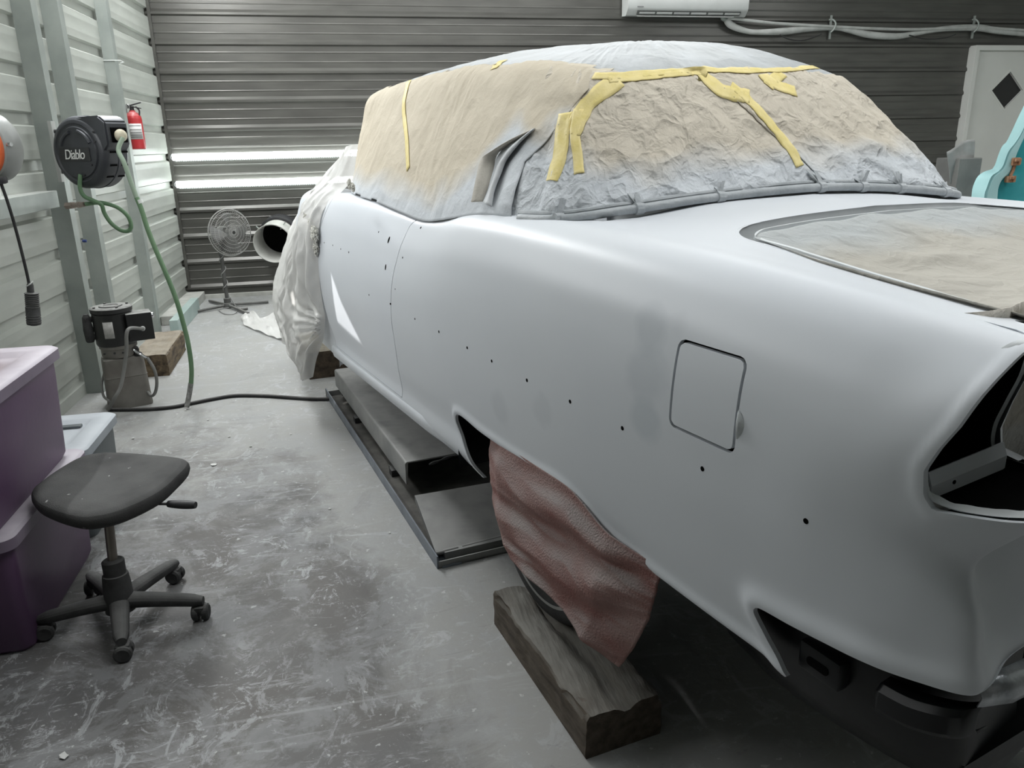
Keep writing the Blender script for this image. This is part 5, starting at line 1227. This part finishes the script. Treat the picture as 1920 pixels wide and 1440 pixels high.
# ---- small wall valve, cable tie on a post
vp = onx(143,452,lwx(5.75)); vl = thing('wall_valve','small metal valve with blue tip on the white wall between the posts','valve', vp)
b2 = new(); add_cyl(b2, vp+Vector((.0,0,0)), vp+Vector((.045,-.01,0)), .009, n=10); add_box(b2, vp+Vector((.03,0,.012)), (.03,.02,.016), bevel=.003); obj('valve_body', b2, M['chrome'], vl)
b2 = new(); add_cyl(b2, vp+Vector((.045,-.01,-.001)), vp+Vector((.068,-.014,-.001)), .010, n=10); obj('valve_tip', b2, mat('blue_plastic',(.02,.04,.16),rough=.5), vl)
b2 = new(); add_box(b2, vp+Vector((.006,-.012,.045)), (.006,.008,.05)); obj('tie_strap', b2, M['white_paint'], vl, smooth=False)
y3 = POSTS[2]; x3 = lwx(y3); z3 = onx(210,108,x3+.12).z
b2 = new(); add_tube(b2, [(x3+.0,y3-.004,z3),(x3+.128,y3-.004,z3),(x3+.130,y3+.088,z3-.004),(x3+.10,y3+.092,z3-.012)], .004, n=6, smooth=False); o = obj('cable_tie', b2, M['white_paint'], None)
tag(o, 'thin white cable tie round the post above the fire extinguisher', 'cable tie')

# ---- fire extinguisher
ec = ony(251,240,7.64); ez = ony(257,280,7.62).z; et = ony(246,207,7.62).z
ex = thing('fire_extinguisher','red fire extinguisher with white label hanging on the wall post','fire extinguisher', (ec.x,ec.y,ez))
eb = Vector((ec.x+.008,ec.y,ez)); H_ = et-ez
red = dust(mat('red_enamel',(.42,.025,.03),(.48,.035,.04),rough=.35),(.55,.35,.34),.3,1,.6)
b2 = new(); add_lathe(b2, eb, (0,0,1), [(.058,0),(.066,.006),(.068,.02),(.068,H_*.78),(.062,H_*.86),(.045,H_*.93),(.026,H_*.97),(.024,H_)], 36); obj('cylinder', b2, red, ex)
b2 = new(); add_grid(b2, [[eb+Vector((.0688*math.sin(a),-.0688*math.cos(a),z)) for z in (H_*.26,H_*.66)] for a in np.linspace(-.5,1.15,14)]); lb = obj('instruction_label', b2, mat('white_paper_label',(.55,.55,.54),(.66,.66,.65),rough=.6,scale=3,stretch=(1,1,30)), ex, label='white instruction label'); solid(lb,.001,1.)
for q in (.60,.50,.42,.36,.31):
    b2 = new(); add_grid(b2, [[eb+Vector((.0700*math.sin(a),-.0700*math.cos(a),z)) for z in (H_*q,H_*q+.004)] for a in np.linspace(-.4,1.0,10)]); obj('label_line', b2, M['black_plastic'], lb)
b2 = new(); tp = eb+Vector((0,0,H_)); add_cyl(b2, tp, tp+Vector((0,0,.035)), .018, n=12); add_box(b2, tp+Vector((.03,-.01,.05)), (.11,.022,.010), rot=Matrix.Rotation(-.25,3,'Y'), bevel=.003); add_box(b2, tp+Vector((.03,-.01,.025)), (.10,.020,.008), rot=Matrix.Rotation(.2,3,'Y'), bevel=.003); obj('squeeze_handle', b2, M['black_plastic'], ex)
b2 = new(); add_lathe(b2, tp+Vector((-.028,-.02,.032)), (0,-1,0), [(.019,0),(.020,.01),(.016,.012)], 16); obj('pressure_gauge', b2, M['chrome'], ex)
b2 = new(); add_tube(b2, [tp+Vector((.035,-.012,.03)),tp+Vector((.06,-.012,.0)),tp+Vector((.055,-.012,-.045))], .007, n=8); obj('discharge_nozzle', b2, M['black_plastic'], ex)
b2 = new(); add_box(b2, eb+Vector((-.068,.03,H_*.9)), (.03,.05,.16)); obj('hanger_bracket', b2, M['black_plastic'], ex, smooth=False)

# ---- pedestal fan
fb = fl(428,577,0); fh = ony(431,436,fb.y-.06); fan = thing('pedestal_fan','grey pedestal fan on a four-legged stand in the back corner','fan', fb)
fm = mat('dusty_grey_wire',(.25,.25,.24),(.33,.33,.31),rough=.5); fdark = dust(mat('dusty_dark_metal',(.06,.06,.057),(.10,.10,.095),rough=.6),(.30,.30,.28),.3,1,.7)
fn = Vector((.62,-.78,.05)).normalized(); Ff = frame(fn); Rf = .235
def Fp(r, a, d): return fh+Ff@Vector((r*math.cos(a),r*math.sin(a),d))
b2 = new()
for r, d in ((.02,.075),(.05,.074),(.085,.070),(.12,.064),(.155,.056),(.19,.044),(.222,.022)): add_tube(b2, [Fp(r,a,d) for a in np.linspace(0,2*PI,41)], .0022 if r < .2 else .003, n=5, k=1)
for k in range(60):
    a = 2*PI*k/60; add_tube(b2, [Fp(.02,a,.075),Fp(.10,a,.068),Fp(.17,a,.052),Fp(.215,a,.028),Fp(Rf,a,0)], .0011, n=4, k=2)
obj('front_grille', b2, fm, fan)
b2 = new()
for r, d in ((.05,-.085),(.12,-.082),(.18,-.07),(.222,-.035)): add_tube(b2, [Fp(r,a,d) for a in np.linspace(0,2*PI,41)], .002, n=5, k=1)
for k in range(72):
    a = 2*PI*k/72; add_tube(b2, [Fp(.05,a,-.085),Fp(.13,a,-.08),Fp(.19,a,-.065),Fp(.225,a,-.03),Fp(Rf,a,0)], .0011, n=4, k=2)
obj('rear_grille', b2, fm, fan)
b2 = new(); add_tube(b2, [Fp(Rf,a,0) for a in np.linspace(0,2*PI,49)], .005, n=6, k=1); obj('guard_ring', b2, fm, fan)
for k in range(4):
    b2 = new(); rows = []
    for q in np.linspace(.04,.20,8):
        rows.append([Fp(q, 2*PI*k/4+da*(.45+.1*q), -.02+da*.05) for da in (-1,-.3,.3,1)])
    add_grid(b2, rows); o = obj('blade', b2, mat('grey_blade',(.11,.11,.105),(.15,.15,.145),rough=.6), fan); solid(o,.003)
b2 = new(); add_lathe(b2, fh-Ff.col[2]*.02, fn, [(.045,0),(.045,.03),(.02,.045)], 16); add_lathe(b2, fh-fn*.20, fn, [(.03,0),(.06,.02),(.065,.09),(.05,.115)], 20); obj('motor_housing', b2, fdark, fan)
neck = fh-fn*.13; b2 = new(); add_cyl(b2, fb+Vector((0,0,.05)), Vector((fb.x+.0,fb.y,.58)), .019, n=14); add_tube(b2, [(fb.x,fb.y,.55),(fb.x+.005,fb.y-.01,.62),neck], .024, n=12); obj('pole', b2, fdark, fan)
b2 = new(); add_lathe(b2, fb, (0,0,1), [(.05,.0),(.055,.02),(.045,.05),(.036,.055),(.036,.10),(.028,.105)], 20); obj('base_collar', b2, fdark, fan)
for u, v in ((354,587),(466,588),(393,564),(503,566)):
    e = fl(u,v,.02); b2 = new(); add_tube(b2, [fb+Vector((0,0,.03)),fb.lerp(e,.5)+Vector((0,0,.016)),e], .015, n=8); obj('leg', b2, fdark, fan)
b2 = new(); add_tube(b2, [Vector((fb.x+.026*math.cos(a),fb.y+.026*math.sin(a),.12+.47*(a/(2*PI*3.2)))) for a in np.linspace(0,2*PI*3.2,50)]+[neck-fn*.03], .005, n=6, k=1)
add_tube(b2, [Vector((fb.x+.026,fb.y,.12)),fl(440,571,.03),fl(446,576,.008),fl(440,588,.008),fl(420,588,.008),fl(411,580,.008),fl(430,577,.01)], .005, n=6); obj('power_cord', b2, mat('pale_grey_cord',(.28,.28,.27),rough=.6), fan)
b2 = new(); add_cyl(b2, fl(453,580,.015), fl(464,578,.018), .014, n=10); obj('plug', b2, fdark, fan)

# ---- round duct mouth through the back wall
dc = ony(512,457,8.62); dn = Vector((-.20,-.97,-.16)).normalized()
dt = thing('air_duct','round grey metal duct mouth sticking out of the dark back wall beside the fan','duct', dc)
dm_ = mat('dusty_zinc',(.42,.42,.39),(.52,.52,.49),rough=.55,metal=.1)
b2 = new(); add_lathe(b2, dc-dn*.34, dn, [(.195,0),(.20,.3),(.207,.335),(.211,.34),(.205,.342),(.196,.33),(.188,.20),(.186,.01)], 56, False); obj('duct_pipe', b2, dm_, dt, angle=50)
b2 = new(); add_lathe(b2, dc-dn*.40, dn, [(.215,0),(.222,.01),(.222,.16),(.203,.165)], 48, False); obj('duct_collar', b2, M['black_plastic'], dt, label='black collar')
b2 = new(); add_lathe(b2, dc-dn*.30, dn, [(.188,0),(.188,.003)], 48); obj('duct_interior', b2, M['hole_shade'], dt, label='dark duct interior')
for u0,v0,u1,v1 in ((480,424,490,433),(535,416,526,430)):
    p, q = ony(u0,v0,8.70), ony(u1,v1,8.70); b2 = new(); dd = (q-p); add_box(b2, (p+q)/2, (.026,.012,dd.length), rot=frame(dd), bevel=.003); obj('fixing_tab', b2, M['steel'], dt, smooth=False)
b2 = new(); add_cyl(b2, dc-dn*.36, Vector((dc.x+.07,YB,dc.z+.08)), .16, n=30); obj('wall_sleeve', b2, M['black_plastic'], dt)
# ================================================================== right side and the wall unit
# ---- split air conditioner
y0 = 8.83; a0 = ony(1177,28,y0); a1 = ony(1402,30,y0); w = a1.x-a0.x; xc = (a0.x+a1.x)/2; zb = a0.z
ac = thing('air_conditioner','white split air conditioner high on the dark back wall','air conditioner', (xc,YB,zb))
acm = mat('white_ac_plastic',(.45,.465,.45),(.49,.505,.49),rough=.4)
b2 = new(); prof = [(YB-.03,zb+.01),(YB-.12,zb-.0),(y0+.06,zb+.004),(y0+.012,zb+.05),(y0-.005,zb+.075),(y0-.012,zb+.16),(y0,zb+.30),(y0+.05,zb+.33),(YB-.03,zb+.33)]
add_rings(b2, [[(xc-w/2,y,z) for y,z in prof],[(xc-w/2+.012,y,z) for y,z in prof],[(xc+w/2-.012,y,z) for y,z in prof],[(xc+w/2,y,z) for y,z in prof]]); obj('case', b2, acm, ac, angle=30)
b2 = new(); add_rings(b2, [[(xc-w*.42,y,z) for y,z in ((y0+.050,zb+.012),(y0+.010,zb+.050),(y0-.004,zb+.046),(y0+.036,zb+.006))],[(xc+w*.44,y,z) for y,z in ((y0+.050,zb+.012),(y0+.010,zb+.050),(y0-.004,zb+.046),(y0+.036,zb+.006))]]); lo = obj('outlet_shade', b2, mat('ac_recess_shade',(.10,.105,.10),rough=.6), ac, smooth=False)  # dark box on the case front, coloured as the shade of a recess
for k in range(6):
    x0 = xc-w*.41+k*w*.142; 
    b2 = new(); add_box(b2, (x0+w*.07,y0+.012,zb+.024), (w*.125,.006,.020), rot=Matrix.Rotation(.75,3,'X'), bevel=.001); obj('louvre', b2, acm if k % 2 else mat('ac_louvre',(.40,.41,.40),rough=.5), lo, smooth=False)
b2 = new(); add_box(b2, (xc-.02,y0+.035,zb-.002), (w*.80,.05,.006), rot=Matrix.Rotation(.25,3,'X'), bevel=.002); obj('outlet_flap', b2, acm, ac, smooth=False)
b2 = new(); add_box(b2, (xc-w*.40,y0-.010,zb+.085), (.07,.006,.010)); obj('badge', b2, mat('grey_badge',(.2,.2,.2),rough=.4), ac, smooth=False)
# ---- taped pipe bundle along the wall
lm = mat('taped_pipe_white',(.40,.41,.39),(.50,.51,.49),rough=.6,scale=9,bump=.3,bscale=30)
pb = thing('pipe_bundle','taped refrigerant pipes sagging along the back wall right of the air conditioner','pipe', ony(1560,55,8.95))
yy_ = 8.97
b2 = new(); add_tube(b2, [ony(u,v,yy_) for u,v in ((1362,35),(1368,45),(1385,54),(1410,60),(1440,60),(1475,58),(1510,54),(1562,52),(1590,56),(1630,65),(1680,68),(1720,62),(1770,54),(1832,52),(1870,58),(1925,64))], lambda u: .034+.006*math.sin(u*23), n=12, k=5); obj('insulated_pipe', b2, lm, pb)
b2 = new(); add_tube(b2, [ony(u,v,8.94) for u,v in ((1364,34),(1400,38),(1460,44),(1562,50),(1650,54),(1720,55),(1832,51),(1880,54),(1925,57))], .016, n=8); obj('drain_pipe', b2, lm, pb)
b2 = new(); add_tube(b2, [ony(u,v,8.93) for u,v in ((1462,65),(1478,73),(1500,76),(1520,72),(1540,64))], .007, n=6); obj('slack_cable', b2, M['rubber'], pb); b2 = new(); add_tube(b2, [ony(u,v,8.93) for u,v in ((1705,66),(1728,72),(1752,73),(1776,70),(1792,64))], .007, n=6); obj('slack_cable', b2, M['rubber'], pb)
b2 = new(); add_lathe(b2, ony(1352,32,yy_), (1,0,-.35), [(.015,0),(.03,.02),(.034,.08),(.03,.12)], 12); obj('pipe_outlet', b2, M['steel'], pb)
for u in (1558,1826):
    b2 = new(); add_tube(b2, [ony(u-3,37,9.0),ony(u+4,37,8.95),ony(u+9,44,8.92),ony(u+6,54,8.92),ony(u,60,8.95)], .010, n=8); add_box(b2, ony(u-1,51,9.02), (.02,.02,.26)); obj('pipe_hook', b2, M['steel'], pb)

# ---- turquoise car body at the right edge
yt = 5.0
tq = thing('car','turquoise car body with rusty door hinges at the right edge, behind the grey car','car', ony(1890,360,yt))
tl = mat('pale_turquoise_paint',(.40,.66,.67),(.44,.70,.71),rough=.35); td = mat('turquoise_paint',(.035,.30,.33),(.05,.36,.39),rough=.35)
def pz(l, y=yt): return [((lambda p:(p.x,p.z))(ony(u,v,y))) for u,v in l]
out = [(1818,420),(1822,362),(1826,345),(1833,331),(1845,322),(1860,317),(1866,308),(1872,290),(1879,274),(1887,266),(1897,246),(1909,220),(1925,188),(1950,138),(1990,58)]
inn = [(1870,420),(1872,362),(1875,347),(1881,336),(1893,325),(1899,312),(1905,295),(1911,280),(1919,262),(1931,238),(1960,188),(2004,108)]
grv = [(1842,420),(1846,368),(1850,354),(1855,340),(1861,329),(1873,321),(1881,311),(1886,297),(1892,283),(1904,268),(1914,252),(1926,228),(1946,188),(1990,108)]
sil = [(p.x,p.y) for p in spline([(a,b,0) for a,b in pz(out,5.16)],6)]
so = [(p.x,p.y) for p in spline([(a,b,0) for a,b in pz(grv)],6)]; si = [(p.x,p.y) for p in spline([(a,b,0) for a,b in pz(inn)],6)]
n_ = 60
def resample(l, n):
    acc = [0]
    for p, q in zip(l[:-1], l[1:]): acc.append(acc[-1]+math.dist(p,q))
    return [(np.interp(acc[-1]*i/(n-1),acc,[p[0] for p in l]), np.interp(acc[-1]*i/(n-1),acc,[p[1] for p in l])) for i in range(n)]
ro_, ri_, rs_ = resample(so,n_), resample(si,n_), resample(sil,n_)
b2 = new(); rows = []
for p, q, e_ in zip(ro_, ri_, rs_):
    L_ = lambda k: (p[0]*(1-k)+q[0]*k, p[1]*(1-k)+q[1]*k)
    E_ = lambda k: (e_[0]*(1-k)+p[0]*k, e_[1]*(1-k)+p[1]*k)
    rows.append([(e_[0]+.16,5.17,e_[1]-.01),(e_[0],5.16,e_[1])]+[(E_(k)[0],5.16-.15*k**.8,E_(k)[1]) for k in (.3,.6,.9)]+[(L_(k)[0], yt+d, L_(k)[1]) for k,d in ((0,.002),(.06,.02),(.14,.022),(.22,.0),(.8,-.004),(.95,.0),(1,.012),(1,.06))])
add_grid(b2, rows); obj('windscreen_pillar', b2, tl, tq, angle=60, label='pale turquoise cowl and windscreen pillar')
b2 = new(); rows = []
far = [(q[0]+.45,q[1]-.06) for q in ri_]
for q, f_ in zip(ri_, far): rows.append([(q[0],yt+.05,q[1]),(q[0]+.01,yt+.035,q[1]),((q[0]*.6+f_[0]*.4),yt+.03,q[1]*.6+f_[1]*.4),(f_[0],yt+.05,f_[1]),(f_[0],yt+.4,f_[1])])
add_grid(b2, rows); obj('hinge_panel', b2, td, tq, angle=60, label='turquoise door hinge panel')
rust = mat('rusty_primer',(.30,.14,.07),(.42,.24,.14),rough=.8,scale=40)
for u,v,s in ((1903,303,.07),(1893,336,.06)):
    p = ony(u,v,yt+.0); b2 = new(); add_box(b2, p, (s,.04,s*.8), bevel=.008); add_box(b2, p+Vector((.0,-.02,.01)), (s*.7,.03,.02), bevel=.004); add_cyl(b2, p+Vector((.015,-.03,-.02)), p+Vector((.015,-.03,.025)), .008, n=8); obj('door_hinge', b2, rust, tq)
b2 = new(); add_tube(b2, [ony(1902,310,yt),ony(1899,320,yt),ony(1894,330,yt)], .012, n=8); obj('hinge_link', b2, rust, tq)
b2 = new(); add_box(b2, (si[0][0]+1.35,yt+.62,.56), (2.2,.9,.8), bevel=.05); obj('body_side', b2, td, tq, angle=50)
# ---- grey odds and ends behind the rear window
gm = mat('grey_dusty_film',(.20,.20,.19),(.30,.30,.29),rough=.6,bump=.3,bscale=20,alpha=.92)
b2 = new(); rows = []
pa = [ony(u,v,6.42) for u,v in ((1775,285),(1797,270),(1812,262),(1828,262))]; pb2 = [ony(u,v,6.42) for u,v in ((1782,345),(1800,334),(1814,322),(1826,302))]
for i,(p,q) in enumerate(zip(spline(pa,8),spline(pb2,8))): rows.append([p.lerp(q,k/10)+Vector((0,.06*noise.noise(Vector((i*.08,k*.12,1))),0)) for k in range(11)])
add_grid(b2, rows); o = obj('plastic_sheet', b2, gm, None, angle=180); solid(o,.004); tag(o, 'limp grey plastic sheet hanging behind the right end of the rear window', 'plastic sheet')
p0, p1 = ony(1808,297,6.3), ony(1843,345,6.3); b2 = new(); add_box(b2, ((p0.x+p1.x)/2,6.5,(p0.z+.0)/2), (p1.x-p0.x,.3,p0.z), bevel=.01); bx_ = obj('metal_cabinet', b2, mat('dark_grey_cabinet',(.12,.12,.115),(.17,.17,.16),rough=.5,scale=5), None, smooth=False)
tag(bx_, 'dark grey metal cabinet standing in front of the white door', 'cabinet')
